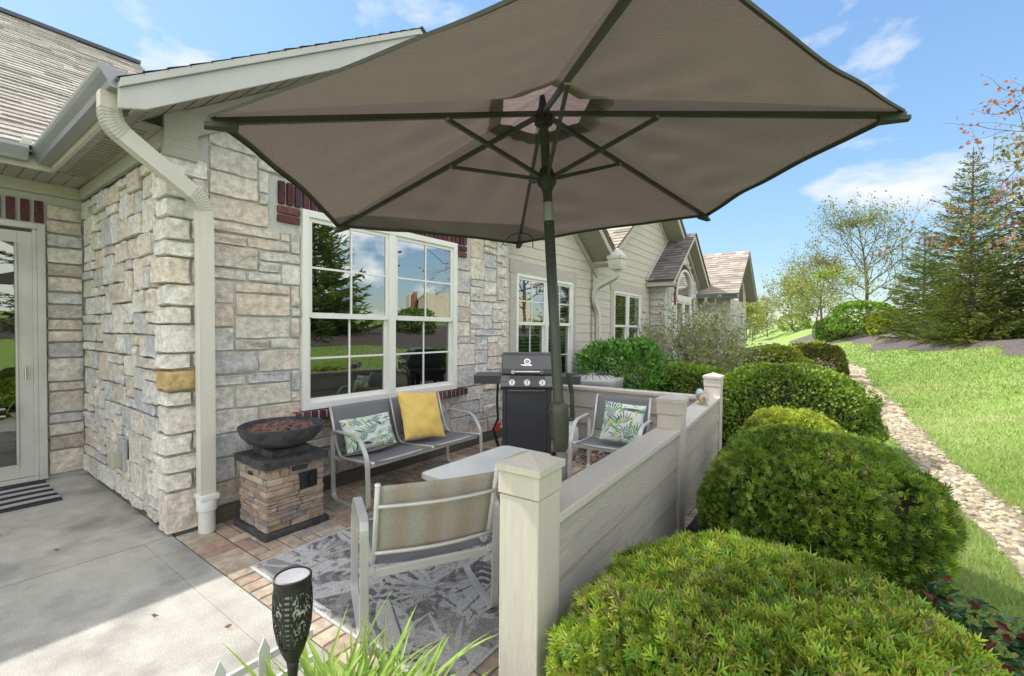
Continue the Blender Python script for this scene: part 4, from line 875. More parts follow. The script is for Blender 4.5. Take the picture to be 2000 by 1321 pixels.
m = MB(); P = np.stack([Xg, Yg, .008+.0015*np.sin(Xg*9)*np.sin(Yg*7)], -1); m.grid(P[::-1], img[::-1]); m.box(rx0, rx1, ry0, ry1, .001, .0045, light*.8)
o = m.build('patio_rug', M_rug); tag(o, 'grey outdoor rug woven with pale palm leaves', 'rug')
mx0, mx1, my0, my1 = -6.19, -5.42, -.45, .86; nx, ny = 120, 150; Xg, Yg = np.meshgrid(np.linspace(mx0, mx1, nx), np.linspace(my0, my1, ny), indexing='ij')
s_ = np.floor((Xg-mx0)/(mx1-mx0)*9).astype(int); img = np.where((s_ % 2 == 0)[..., None], np.array([.022, .022, .035]), np.array([.48, .48, .49]))
cant = (Xg > mx0+.17*1.) & (Xg < mx0+.62) & (Yg < .40); img = np.where(cant[..., None], np.array([.018, .02, .035]), img); img = img*np.random.default_rng(4).uniform(.8, 1.2, (nx, ny, 1))
m = MB(); m.grid(np.stack([Xg, Yg, .012+.002*np.sin(Yg*11)], -1)[::-1], img[::-1]); m.box(mx0, mx1, my0, my1, .001, .008, (.03, .03, .035)); tag(m.build('doormat', M_rug), 'black and white striped doormat by the glass patio door', 'doormat')

# ================================================================== sling seats
M_sling2 = material('striped_sling', (.85, .85, .85), .75, (1., 1., 1.), 90, bump=.2, bscale=400, attr='Col', transl=.5)
def sling_seat(name, label, cat, loc, rz, w, sections=1, group=None, striped=False):
    """local axes: x across, +y the way it faces"""
    T = thing(name, label, cat, loc, rz, group); hw = w/2
    prof = [(-.0065, -.020), (.0065, -.020), (.0065, .020), (-.0065, .020)]
    loop = fillet([(0, .26, .008), (0, .245, .44), (0, .125, .60), (0, -.25, .61), (0, -.245, .3), (0, -.235, .008)], .075, 6, closed=True)
    for sx in (-hw, hw):
        m = MB(); m.sweep([(sx, p.y, p.z) for p in loop], prof, up=(1, 0, 0), closed=True); m = m
        lg = m.build('arm_loop', M_steel, T, smooth=False, bevel=.002)
        m = MB(); si = 1 if sx < 0 else -1
        for (yy_, zz) in ((.205, .375), (-.24, .36)): m.box(sx+si*.007, sx+si*.045, yy_-.012, yy_+.012, zz-.016, zz+.016)
        m.build('bracket', M_steel, lg, bevel=.002)
    iw = hw-.045
    m = MB()
    for yy_, zz in ((.22, .37), (-.235, .345)): m.box(-iw-.01, iw+.01, yy_-.011, yy_+.011, zz-.020, zz+.020)
    m.build('cross_bar', M_steel, T, bevel=.003)
    xs_ = [-iw+2*iw*i/sections for i in range(sections+1)]
    railp = fillet([(0, .262, .395), (0, .0, .372), (0, -.19, .365), (0, -.255, .46), (0, -.36, .80)], .07, 6)
    for x in xs_:
        m = MB(); capm = MB(); pr = [(x, p.y, p.z) for p in railp]; m.tube(pr, .0125, 10, up=(1, 0, 0))
        for e, d in ((0, -1), (-1, 1)):
            p = Vector(pr[e]); q_ = Vector(pr[1 if e == 0 else -2]); dd = (p-q_).normalized(); capm.tube([p, p+dd*.006], .0138, 10, up=(1, 0, 0))
        sr = m.build('side_rail', M_steel, T, smooth=True); capm.build('end_caps', M_white, sr, smooth=True)
    # sling fabric, slightly curved across
    full = fillet([(0, .262, .398), (0, .0, .375), (0, -.20, .368)], .1, 8); back = fillet([(0, -.268, .44), (0, -.395, .838)], .1, 4); back = [Vector((0, -.245+(-.113)*i/12, .435+.36*i/12)) for i in range(13)]
    for nm, pts, nrm in (('seat', full, Vector((0, 0, -1))), ('backrest', back, Vector((0, -1, -.3)))):
        m = MB()
        for a, b in zip(xs_[:-1], xs_[1:]):
            g = [[(a+.010+(b-a-.020)*j/14, p.y+nrm.y*.022*math.sin(math.pi*j/14)*(1 if nm == 'seat' else .8), p.z+nrm.z*.02*math.sin(math.pi*j/14)*(1 if nm == 'seat' else 0)) for j in range(15)] for p in pts]; gc = [[((.62, .55, .47) if (j//2) % 2 else (.66, .63, .58)) for j in range(15)] for p in pts]; m.grid(g, np.array(gc))
        s = m.build(nm, M_sling2 if striped and nm == 'backrest' else M_sling, T, smooth=True); so = s.modifiers.new('thick', 'SOLIDIFY'); so.thickness = .003
    for a, b in zip(xs_[:-1], xs_[1:]):
        for (yy_, zz) in ((-.258, .455), (-.338, .70)): m = MB(); m.tube([(a+(b-a)*j/10, yy_-.012-.034*math.sin(math.pi*j/10), zz) for j in range(11)], .0095, 8); m.build('back_brace', M_steel, T, smooth=True)
    return T
sling_seat('garden_loveseat', 'two seat grey sling loveseat against the stone wall under the window', 'loveseat', (-3.36, 2.985, 0), rad(-90), 1.42, 2)
c1 = sling_seat('sling_chair', 'grey sling chair seen from behind beside the near fence post', 'chair', (-1.84, 1.70, 0), 1.05, .66, 1, 'grey sling patio chairs', striped=True)
c2 = copy_tree(c1); [setattr(ch, 'data', ch.data.copy()) or ch.data.materials.clear() or ch.data.materials.append(M_sling) for ch in c2.children if ch.name.startswith('backrest')]; c2.location = (-1.86, 4.22, .0); c2.rotation_euler.z = rad(180+5); c2['label'] = 'grey sling chair by the back fence with a palm print pillow on it'

# ================================================================== pillows
def pillow(name, label, w, h, t, mat, img=None, n=46, seed=0):
    u = np.linspace(-1, 1, n); A, B = np.meshgrid(u, u, indexing='ij'); r = np.random.default_rng(seed)
    th_ = t*np.clip((1-np.abs(A)**2.6), 0, 1)**.55*np.clip((1-np.abs(B)**2.6), 0, 1)**.55
    sx = w/2*A*(1-.07*(1-np.abs(A))*0-.055*(1-B**2)*np.abs(A)); sy = h/2*B*(1-.055*(1-A**2)*np.abs(B))
    pz_ = np.stack([A, B, 0*A], -1); wr = .010*snoise(pz_, seed, 2.2, 3)*(th_/t)+.005*np.sin(14*(A+B*.6)+3*B)*np.exp(-3*(1-np.maximum(np.abs(A), np.abs(B))))
    m = MB(); c = None if img is None else img
    m.grid(np.stack([sx, sy, th_+wr], -1)[::-1], None if c is None else c[::-1]); m.grid(np.stack([sx, sy, -th_*.8], -1), c)
    return m, name, label, mat
def place(pm, orig, xdir, ydir):
    m, name, label, mat = pm; x = Vector(xdir).normalized(); y = Vector(ydir); y = (y-x*y.dot(x)).normalized(); z = x.cross(y); M_ = Matrix((x, y, z)).transposed().to_4x4()
    o = m.build(name, mat, None, smooth=True); o.matrix_world = Matrix.Translation(orig)@M_; tag(o, label, 'pillow'); return o
def palm_img(n, asp, seed):
    r = np.random.default_rng(seed); A, B = np.meshgrid(np.linspace(0, asp, n), np.linspace(0, 1, n), indexing='ij'); img = np.ones((n, n, 3))*np.array([.66, .72, .68])
    cols = [(.30, .45, .36), (.13, .30, .20), (.45, .60, .52), (.06, .13, .12), (.22, .42, .10), (.70, .74, .70)]
    for k in range(40): draw_leaf(img, (A, B), r.uniform(0, asp), r.uniform(0, 1), r.uniform(0, 6.28), r.uniform(.2, .5), r.uniform(.015, .05), np.array(cols[r.integers(6)]), 0, r.uniform(-1, 1))
    for k in range(7):
        x0, y0, an = r.uniform(.05, asp), r.uniform(0, 1), r.uniform(.5, 2.6); draw_leaf(img, (A, B), x0, y0, an, .1, .2, np.array([.72, .76, .73]))
        L_ = r.uniform(.24, .38)
        for q_ in range(15): draw_leaf(img, (A, B), x0, y0, an+(q_-7)*.16, L_*r.uniform(.8, 1.1), .013, np.array((.62, .68, .65) if q_ % 2 else (.05, .12, .11)))
    for k in range(26): draw_leaf(img, (A, B), r.uniform(0, asp), r.uniform(0, 1), r.uniform(0, 6.28), r.uniform(.15, .35), r.uniform(.008, .025), np.array(cols[r.integers(6)]), 0, r.uniform(-1, 1))
    for k in range(7): draw_leaf(img, (A, B), r.uniform(0, asp), r.uniform(0, 1), r.uniform(0, 6.28), .14, .03, np.array((.25, .50, .04) if k % 2 else (.75, .50, .12)))
    return img
n_ = 130
place(pillow('throw_pillow', 'palm print lumbar pillow at the near end of the loveseat', .50, .31, .065, M_print, palm_img(n_, 1.6, 3), n=n_, seed=3), (-3.50, 2.57, .555), (.10, 1, .03), (-.46, .05, 1))
place(pillow('throw_pillow', 'mustard yellow square pillow leaning on the loveseat', .49, .49, .07, M_yellow, None, n=60, seed=5), (-3.445, 3.16, .635), (.12, 1, -.10), (-.48, .12, 1))
place(pillow('throw_pillow', 'palm print square pillow on the sling chair by the back fence', .41, .40, .065, M_print, palm_img(n_, 1., 8), n=n_, seed=8), (-1.77, 4.28, .585), (-1, -.15, .06), (-.02, .40, 1))

# ================================================================== coffee table
T = thing('coffee_table', 'low table with rounded frosted white glass top in front of the loveseat', 'table', (-2.29, 2.85, 0))
hx, hy = .265, .53; tp = fillet([(-hx, -hy, 0), (hx, -hy, 0), (hx, hy, 0), (-hx, hy, 0)], .075, 7, closed=True)
m = MB(); m.prism([(p.x, p.y, .412) for p in tp], (0, 0, .008)); m.build('glass_top', M_tglass, T)
m = MB(); m.sweep([(p.x, p.y, .405) for p in tp], [(-.006, -.016), (.006, -.016), (.006, .016), (-.006, .016)], closed=True); m.build('rim', M_steel, T)
for sx in (-1, 1):
    for sy in (-1, 1):
        m = MB(); m.sweep([(sx*.225, sy*.47, .39), (sx*.235, sy*.48, .008)], [(-.018, -.007), (.018, -.007), (.018, .007), (-.018, .007)], up=(1, 0, 0)); m.build('leg', M_steel, T, bevel=.002)
m = MB()
for sx in (-1, 1): m.box(sx*.225-.008, sx*.225+.008, -.46, .46, .36, .388)
m.build('stretcher', M_steel, T, bevel=.002)

# ================================================================== fire pit
T = thing('fire_pit', 'stacked stone fire column with a dark bowl of lava rock', 'fire pit', (-3.475, 1.765, 0)); cx_, cy_ = -3.475, 1.765
m = MB(); m.box(cx_-.245, cx_+.245, cy_-.245, cy_+.245, .001, .045); m.build('plinth', M_bowl, T, world=True, bevel=.008)
m = MB(); r = np.random.default_rng(17); FC = np.array([(.42, .32, .25), (.38, .30, .24), (.46, .37, .30), (.29, .275, .27), (.41, .32, .24), (.34, .28, .24)])
h = .21; z = .046
m.box(cx_-h+.012, cx_+h-.012, cy_-h+.012, cy_+h-.012, .04, .50, (.14, .12, .10))
while z < .485:
    hh = min(r.choice([.022, .03, .036, .045, .055]), .495-z)
    for side in range(4):
        a = -h
        while a < h-.001:
            w_ = min(r.uniform(.06, .24), h-a)
            if h-(a+w_) < .04: w_ = h-a
            if side in (1, 2) or True:
                pr = r.uniform(.0, .012); b = [(cx_+a+.001, cx_+a+w_-.001, cy_-h-pr, cy_-h+.03), (cx_+h-.03, cx_+h+pr, cy_+a+.001, cy_+a+w_-.001), (cx_+a+.001, cx_+a+w_-.001, cy_+h-.03, cy_+h+pr), (cx_-h-pr, cx_-h+.03, cy_+a+.001, cy_+a+w_-.001)][side]
                rough_block(m, *b, z+.0008, z+hh-.0008, 5000+int(r.integers(99999)), col=FC[r.integers(6)]*r.uniform(.8, 1.15), n=6, amp=.005, rnd=.035, wb=.003)
            a += w_
    z += hh
m.build('column', M_pit, T, world=True, smooth=True)
m = MB(); m.box(cx_-.242, cx_+.242, cy_-.242, cy_+.242, .497, .553); m.box(cx_-.15, cx_+.15, cy_-.15, cy_+.15, .553, .605); m.build('slab', M_bowl, T, world=True, bevel=.007)
m = MB(); bp = [(.08, .60), (.16, .612), (.235, .65), (.278, .70), (.295, .745), (.298, .762), (.288, .768), (.272, .752), (.24, .715), (.15, .70), (.0, .70)]; m.lathe(bp[:-1], (cx_, cy_, 0), 48); m.build('bowl', M_bowl, T, world=True, angle=50)
m = MB(); r = np.random.default_rng(2)
for i in range(230):
    a = r.uniform(0, 6.28); q_ = math.sqrt(r.random())*.225; s_ = r.uniform(.011, .021); x, y = cx_+q_*math.cos(a), cy_+q_*math.sin(a); zz = .722+.03*(1-(q_/.23)**2)+r.uniform(-.006, .012)
    rough_block(m, x-s_*r.uniform(.7, 1.4), x+s_*r.uniform(.7, 1.4), y-s_*r.uniform(.7, 1.4), y+s_*r.uniform(.7, 1.4), zz-s_*.8, zz+s_*.8, 7000+i, n=6, amp=.008, rnd=.12, col=(.5, .5, .5))
o = m.build('lava_rock', M_lava, T, world=True, smooth=True); o['kind'] = 'stuff'
m = MB(); m.box(cx_+.214, cx_+.226, cy_+.02, cy_+.155, .30, .425); pn = m.build('control_plate', M_black, T, world=True, bevel=.003)
m = MB(); m.tube([(cx_+.226, cy_+.105, .378), (cx_+.25, cy_+.105, .378)], .026, 20); m.tube([(cx_+.226, cy_+.10, .325), (cx_+.238, cy_+.10, .325)], .013, 14); m.build('knob', M_black, pn, world=True)
m = MB()
for q_ in range(7): m.box(cx_+.226, cx_+.228, cy_+.025, cy_+.075, .31+q_*.015, .316+q_*.015)
m.build('vent_ridges', M_grill, pn, world=True)
m = MB(); pr = fillet([(0, -.06, -.017), (0, .06, -.017), (0, .06, .017), (0, -.06, .017)], .016, 5, closed=True)
m.prism([(cx_+.2195, cy_+.02+p.y, .465+p.z) for p in pr], (.004, 0, 0)); m.prism([(cx_-.03+p.y*.55, cy_-.2195, .435+p.z*.75) for p in pr], (0, -.004, 0)); m.build('hand_slot', M_dark, T, world=True)
# ================================================================== gas grill (local: x across, -y is its front)
T = thing('gas_grill', 'black three burner gas grill with lid closed, behind the coffee table', 'grill', (-3.02, 4.42, 0), th-rad(1))
hw = .30
m = MB(); m.box(-hw+.02, -hw+.065, -.19, -.145, .08, .86); m.build('leg', M_grill, T, bevel=.004)
m = MB(); m.box(hw-.065, hw-.02, -.19, -.145, .08, .86); m.build('leg', M_grill, T, bevel=.004)
for sx in (-1, 1):
    m = MB(); m.box(sx*(hw-.0425)-.022, sx*(hw-.0425)+.022, .19, .235, .06, .86); m.build('leg', M_grill, T, bevel=.004)
m = MB(); m.box(-hw+.066, hw-.066, -.176, -.166, .12, .80); m.box(-hw+.066, hw-.066, -.19, -.18, .785, .80); m.build('front_panel', M_grill, T, bevel=.003)
m = MB(); m.box(-hw+.022, hw-.022, -.15, .22, .09, .115); m.build('bottom_shelf', M_grill, T, bevel=.004)
m = MB(); m.prism([(-hw, -.215, .835), (-hw, -.255, .855), (-hw, -.235, .985), (-hw, .24, .985), (-hw, .24, .80), (-hw, -.10, .80)], (2*hw, 0, 0)); fb = m.build('firebox', M_lid, T, bevel=.005)
m = MB()
for x in (-.17, .0, .17):
    c = Vector((x, -.247, .905)); d = Vector((0, -1, .13)).normalized(); m.tube([c, c+d*.012], .034, 24); m.tube([c+d*.012, c+d*.034], [.028, .024], 24); s_ = d.cross(Vector((0, 0, 1))).normalized(); m.sweep([c+d*.030-Vector((0, 0, .020)), c+d*.030+Vector((0, 0, .020))], [(-.006, -.008), (.006, -.008), (.006, .008), (-.006, .008)], up=(1, 0, 0))
m.build('knob', M_chrome, fb, angle=40)
m = MB()
r = np.random.default_rng(6)
def onpan(x0, x1, z0, z1):
    f = lambda z: -.255+(z-.855)*.02/.13-.0012
    m.add([(x0, f(z0), z0), (x1, f(z0), z0), (x1, f(z1), z1), (x0, f(z1), z1)], [(0, 1, 2, 3)])
for (a, b) in ((-.287, -.20), (.20, .287)):
    for i in range(11):
        z = .868+i*.0105
        if 3 < i < 5: continue
        x = a
        while x < b-.01: w_ = r.uniform(.006, .02); onpan(x, min(x+w_, b), z, z+.0045); x += w_+.004
for x in (-.17, .0, .17):
    for i in range(7):
        aa = rad(150+i*17); onpan(x+math.cos(aa)*.044-.003, x+math.cos(aa)*.044+.003, .905+math.sin(aa)*.044-.004, .905+math.sin(aa)*.044+.004)
m.build('label_print', M_label, fb)
m = MB(); lp = [(-.235, .992), (-.252, 1.00), (-.250, 1.06), (-.175, 1.205), (-.12, 1.232), (.12, 1.232), (.21, 1.16), (.235, .992)]
m.prism([(-hw+.012, y, z) for y, z in lp], (2*hw-.024, 0, 0)); lid = m.build('lid', M_lid, T, bevel=.012)
m = MB(); m.tube([(-.17, -.30, 1.03), (.17, -.30, 1.03)], .0125, 14, up=(0, 0, 1))
for sx in (-.16, .16): m.tube([(sx, -.25, 1.045), (sx, -.318, 1.03)], [.022, .024], 16)
m.build('handle', M_chrome, lid, angle=40)
c = Vector((.0, -.2165, 1.135)); d = Vector((0, -.145, .075)).normalized()
m = MB(); m.tube([c-d*.006, c+d*.012], .036, 24, up=(1, 0, 0)); m.build('thermometer', M_chrome, lid, angle=40); m = MB(); m.tube([c+d*.012, c+d*.0135], .026, 24, up=(1, 0, 0)); m.build('gauge_face', M_label, lid)
m = MB(); tv = Vector((0, .145*.46, .28*.46)).normalized(); e = Vector((-.0, -.2358, 1.0935))+d*.0018
for (x0, x1, k0, k1) in ((-.048, .05, .0, .016), (-.075, -.05, .010, .016), (-.06, -.048, .004, .013)):
    m.add([tuple(e+Vector((x0, 0, 0))+tv*k0), tuple(e+Vector((x1, 0, 0))+tv*k0), tuple(e+Vector((x1, 0, 0))+tv*k1), tuple(e+Vector((x0, 0, 0))+tv*k1)], [(0, 1, 2, 3)])
m.build('emblem', M_chrome, lid)
for sx in (-1, 1):
    m = MB(); a, b = sx*(hw+.002), sx*(hw+.30); x0, x1 = min(a, b), max(a, b)
    m.box(x0, x1, -.235, .20, .965, .978); m.box(x0, x1, -.239, -.236, .885, .977); m.box(x0, x1, .201, .205, .90, .977); e_ = b; m.prism([(e_, -.235, .977), (e_, .20, .977), (e_, .20, .91), (e_, -.235, .935)], (sx*.004, 0, 0)); m.build('side_shelf', M_grill, T, bevel=.004)
for sx in (-1, 1):
    m = MB(); x = sx*(hw-.0425); m.tube([(x-.018*sx-.02, .2, .065), (x-.018*sx+.02, .2, .065)], .064, 20, up=(0, 0, 1)); m.build('wheel', M_black, T, angle=40)
m = MB(); m.sweep(fillet([(-hw-.03, -.10, .93), (-hw-.045, -.12, .7), (-hw-.03, -.10, .45)], .1, 4), [(-.03, -.012), (.03, -.012), (.03, .012), (-.03, .012)], up=(1, 0, 0)); m.sweep([(-hw-.03, -.10, .46), (-hw-.08, -.15, .36), (-hw-.02, -.1, .12)], [(-.03, -.012), (.03, -.012), (.03, .012), (-.03, .012)], up=(1, 0, 0))
o = m.build('grill_cover', material('black_cloth', (.01, .01, .012), .85, (.018, .018, .02), 9, bump=.4), None); o.matrix_world = Matrix.Translation(T.location)@Matrix.Rotation(T.rotation_euler.z, 4, 'Z'); tag(o, 'black cover hanging off the left side of the gas grill', 'grill cover')
m = MB(); m.prism([(-hw-.085, -.165, .33), (-hw-.02, -.135, .335), (-hw-.0, -.13, .43), (-hw-.06, -.16, .40)], (0, .025, 0)); o = m.build('lighter_pouch', M_red, None, bevel=.004); o.matrix_world = Matrix.Translation(T.location)@Matrix.Rotation(T.rotation_euler.z, 4, 'Z'); tag(o, 'small red pouch hanging beside the gas grill', 'pouch')
tk = thing('propane_tank', 'white propane tank standing right of the gas grill', 'gas tank', (-2.66, 4.72, 0))
m = MB(); m.lathe([(.10, 0.0), (.10, .03), (.13, .05), (.15, .09), (.153, .15), (.153, .29), (.14, .345), (.10, .38), (.03, .39)], (0, 0, 0), 28); m.build('tank_body', M_tank, tk, angle=50)
m = MB(); m.lathe([(.085, .37), (.085, .47), (.082, .47), (.082, .37)], (0, 0, 0), 24); m.tube([(0, 0, .385), (0, 0, .44)], .02, 10); m.build('collar', M_tank, tk, angle=50)

# ================================================================== torch light, picket edging, ornament, air conditioner
T = thing('solar_torch', 'black solar torch light with cutout scrollwork and a white top', 'garden light', (-1.304, .693, 0))
m = MB(); m.tube([(0, 0, -.05), (0, 0, .46), (0, 0, .50), (0, 0, .535)], [.011, .012, .016, .02], 12); m.build('stake', M_black, T, smooth=True)
prof = [(.020, .53), (.032, .555), (.046, .595), (.055, .64), (.0585, .69), (.0575, .735), (.053, .77)]
def pr_r(z): return float(np.interp(z, [p[1] for p in prof], [p[0] for p in prof]))
T.scale = (.94, .94, .98)
m = MB(); NA, NZ = 96, 60; r = np.random.default_rng(12)
def opened(a, z):   # pattern of the punched shell
    a = a % 6.2832; k = (a/(2*math.pi)*4) % 1; zn = (z-.575)/.175
    if zn < 0 or zn > 1: return False
    if .36 < k < .64: return (zn*11) % 1 > .38 and .40 < k < .60
    q_ = (k if k < .5 else 1-k)/.36; best = 1
    for (cq, cz, R_) in ((.5, .15, .10), (.45, .40, .13), (.5, .66, .14), (.42, .88, .10)):
        d = math.hypot((q_-cq)*.34, zn-cz); an = math.atan2(zn-cz, (q_-cq)*.34)
        if R_*.45 < d < R_*.85 and math.sin(an*1.0+cz*9) > -.55: return True
        if d < R_*.2: return True
    return math.sin(q_*15+zn*6)*math.sin(zn*34) > .38
for i in range(NZ):
    z0 = .53+.24*i/NZ; z1 = .53+.24*(i+1)/NZ
    for j in range(NA):
        a0 = 6.28319*j/NA; a1 = 6.28319*(j+1)/NA
        if opened((a0+a1)/2, (z0+z1)/2): continue
        m.add([(pr_r(z0)*math.cos(a0), pr_r(z0)*math.sin(a0), z0), (pr_r(z0)*math.cos(a1), pr_r(z0)*math.sin(a1), z0), (pr_r(z1)*math.cos(a1), pr_r(z1)*math.sin(a1), z1), (pr_r(z1)*math.cos(a0), pr_r(z1)*math.sin(a0), z1)], [(0, 1, 2, 3)])
sh = m.build('punched_shell', M_black, T); so = sh.modifiers.new('thick', 'SOLIDIFY'); so.thickness = .0022
m = MB(); m.lathe([(.020, .56), (.040, .62), (.048, .68), (.047, .765)], (0, 0, 0), 24); m.build('diffuser', material('frosted_plastic', (.80, .81, .74), .5, (.74, .75, .68), 6, transl=.3), T, smooth=True)
m = MB(); m.lathe([(.0535, .768), (.056, .772), (.056, .786), (.051, .788), (.050, .782)], (0, 0, 0), 32); m.build('rim', M_black, T, angle=40)
m = MB(); m.lathe([(.050, .778), (.049, .784), (.0, .785)][:2], (0, 0, 0), 32); m.build('solar_panel', material('hazy_white_panel', (.36, .36, .39), .35, (.29, .29, .32), 10, spec=.6), T, angle=40)
T = thing('picket_edging', 'small white picket edging along the flower bed', 'edging', (-1.85, .6, 0))
m = MB(); m.box(-.008, .008, -.42, .47, .165, .195); m.box(-.008, .008, -.42, .47, .05, .078); m.build('rail', M_pvc, T, bevel=.002)
for y in (-.36, -.21, -.05, .10, .26, .41):
    if y > .3: continue
    m = MB(); w_ = .022; m.prism([(.009, y-w_, -.02), (.009, y+w_, -.02), (.009, y+w_, .225), (.009, y, .275), (.009, y-w_, .225)], (.008, 0, 0)); m.build('picket', M_pvc, T, bevel=.0015)
T = thing('fence_ornament', 'small painted bird ornament sitting on the fence rail', 'ornament', (-1.105, 4.62, .79), rad(-60))
def uvs(mb, c, s, col, k=16):
    u = np.linspace(0, 2*np.pi, k+1); v = np.linspace(-np.pi/2, np.pi/2, k//2+1); A, B = np.meshgrid(v, u, indexing='ij')
    mb.grid(np.stack([c[0]+s[0]*np.cos(A)*np.cos(B), c[1]+s[1]*np.cos(A)*np.sin(B), c[2]+s[2]*np.sin(A)], -1), np.broadcast_to(np.array(col), A.shape+(3,)))
M_paint = material('painted_tin', (1, 1, 1), .4, (.9, .9, .9), 20, attr='Col')
m = MB(); uvs(m, (0, 0, .065), (.075, .045, .045), (.45, .18, .28)); uvs(m, (.035, 0, .06), (.035, .047, .047), (.55, .42, .20)); m.build('body', M_paint, T, smooth=True)
m = MB(); uvs(m, (-.085, 0, .09), (.042, .042, .055), (.42, .60, .66)); m.tube([(-.11, 0, .115), (-.145, 0, .11)], [.016, .004], 8, col=(.05, .30, .12)); h_ = m.build('head', M_paint, T, smooth=True)
m = MB(); uvs(m, (-.09, -.032, .112), (.015, .012, .015), (.02, .12, .10)); uvs(m, (-.09, .032, .112), (.015, .012, .015), (.02, .12, .10)); m.build('eye', M_paint, h_, smooth=True)
m = MB(); m.tube(fillet([(.06, 0, .06), (.12, 0, .10), (.135, 0, .03), (.10, .02, .0)], .03, 4), .006, 8, col=(.6, .55, .5)); m.tube([(0, .03, .03), (.0, .035, .0)], .005, 6, col=(.6, .55, .5)); m.tube([(0, -.03, .03), (.0, -.035, .0)], .005, 6, col=(.6, .55, .5)); m.build('tail_and_feet', M_paint, T, smooth=True)
T = thing('air_conditioner', 'grey outdoor air conditioner with round top behind the back fence', 'air conditioner', (-3.06, 6.22, 0), rad(10))
m = MB(); c = .40; tp = fillet([(-c, -c, 0), (c, -c, 0), (c, c, 0), (-c, c, 0)], .14, 6, closed=True); m.prism([(p.x, p.y, .04) for p in tp], (0, 0, .70)); cs = m.build('casing', M_ac, T)
m = MB(); m.prism([(p.x*1.03, p.y*1.03, .741) for p in tp], (0, 0, .035)); m.lathe([(.36, .776), (.33, .81), (.27, .835), (.10, .845)], (0, 0, 0), 28); m.build('top_cover', M_ac, T, angle=40)
m = MB()
for i in range(20):
    a = 2*math.pi*i/20; m.tube([(math.cos(a)*.09, math.sin(a)*.09, .852), (math.cos(a)*.27, math.sin(a)*.27, .842), (math.cos(a)*.345, math.sin(a)*.345, .80)], .005, 6)
m.build('fan_guard', M_bowl, T, smooth=True)
m = MB()
for i in range(40): z = .08+i*.016; m.sweep([(p.x*1.004, p.y*1.004, z) for p in tp], [(-.002, -.003), (.002, -.003), (.002, .003), (-.002, .003)], closed=True)
m.build('coil_guard', M_sleeve, cs)
T = thing('neighbor_fence_post', 'grey capped fence post between the far clipped bushes', 'fence post', (-1.40, 16.2, 0)); m = MB(); m.box(-.10, .10, -.10, .10, 0, .9); p_ = m.build('post', M_post, T); m = MB(); m.box(-.12, .12, -.12, .12, .901, .94); m.add([(-.12, -.12, .94), (.12, -.12, .94), (.12, .12, .94), (-.12, .12, .94), (0, 0, .99)], [(0, 1, 4), (1, 2, 4), (2, 3, 4), (3, 0, 4)]); m.build('post_cap', M_post, p_)
# ================================================================== clipped shrubs
def quat_frames(d, r):
    """orthonormal frames from unit directions d (n,3)"""
    a = r.normal(size=d.shape); x = np.cross(d, a); x /= np.linalg.norm(x, axis=1, keepdims=True)+1e-9
    return x, np.cross(d, x)
def dome(c, rx, ry, h, rot, n, r, lump=.065, depth=.15, zc=.42):
    """points and normals on a clipped dome; zc: height share of the widest girth"""
    k = int(n*1.5); d = r.normal(size=(k, 3)); d /= np.linalg.norm(d, axis=1, keepdims=True); d[:, 2] = np.where(d[:, 2] < -.75, -d[:, 2], d[:, 2]); d = d[:n]
    S = np.array([rx, ry, 1.]); zt, zb = h*(1-zc), h*zc
    p = d*np.stack([np.full(n, rx), np.full(n, ry), np.where(d[:, 2] > 0, zt, zb*1.05)], -1)
    # squarer profile, as shears leave it
    m_ = (np.abs(d)**2.6).sum(1)**(1/2.6); p = p/m_[:, None]
    nr = d/np.stack([np.full(n, rx), np.full(n, ry), np.where(d[:, 2] > 0, zt, zb)], -1); nr /= np.linalg.norm(nr, axis=1, keepdims=True)
    sc = 1+lump*snoise(d, int(r.integers(9999)), 1.8, 3)-depth*r.random(n)**1.6
    p = p*sc[:, None]; ca, sa = math.cos(rot), math.sin(rot); R_ = np.array([[ca, -sa, 0], [sa, ca, 0], [0, 0, 1]])
    p = p@R_.T+np.array([c[0], c[1], c[2]+zb]); nr = nr@R_.T; ok = p[:, 2] > c[2]+.02
    return p[ok], nr[ok]
def sprays(p, nr, L_, W_, cols, r, spread=.75, up=.25, leaflets=2):
    """flat needle sprays: a middle blade and side blades; returns quads"""
    n = len(p); d = nr*1.0+r.normal(size=(n, 3))*spread; d[:, 2] += up; d /= np.linalg.norm(d, axis=1, keepdims=True); x, y = quat_frames(d, r)
    ln = (L_*r.uniform(.55, 1.25, n)*np.where(r.random(n) < .04, 1.4, 1.))[:, None]; Q = []; C = []
    base = cols[r.integers(len(cols), size=n)]*r.uniform(.75, 1.25, (n, 1)); tip = np.minimum(base*1.25+np.array([.02, .03, .0]), .6)
    def blade(o, dd, l, w, c0, c1):
        Q.append(np.stack([o, o+dd*l*.5+x*w, o+dd*l, o+dd*l*.5-x*w], 1)); C.append(np.stack([c0, (c0+c1)/2, c1, (c0+c1)/2], 1))
    blade(p, d, ln, W_, base, tip)
    for k in range(leaflets):
        o = p+d*ln*(.2+.28*k)
        for sg in (-1, 1):
            dd = d*.72+x*sg*.70+y*r.normal(0, .2, (n, 1)); dd /= np.linalg.norm(dd, axis=1, keepdims=True)
            # side blade drawn in the plane of the spray
            l = ln*(.60-.13*k); w_ = np.cross(dd, y); Q.append(np.stack([o, o+dd*l*.5+w_*W_, o+dd*l, o+dd*l*.5-w_*W_], 1)); C.append(np.stack([base, (base+tip)/2, tip, (base+tip)/2], 1))
    return np.concatenate(Q, 0), np.concatenate(C, 0)
YEW = np.array([(.115, .205, .022), (.155, .25, .028), (.085, .165, .024), (.20, .27, .035), (.14, .22, .02), (.06, .13, .028)])
YEL = np.array([(.24, .30, .03), (.29, .33, .035), (.20, .27, .03), (.34, .37, .06), (.16, .23, .025)])
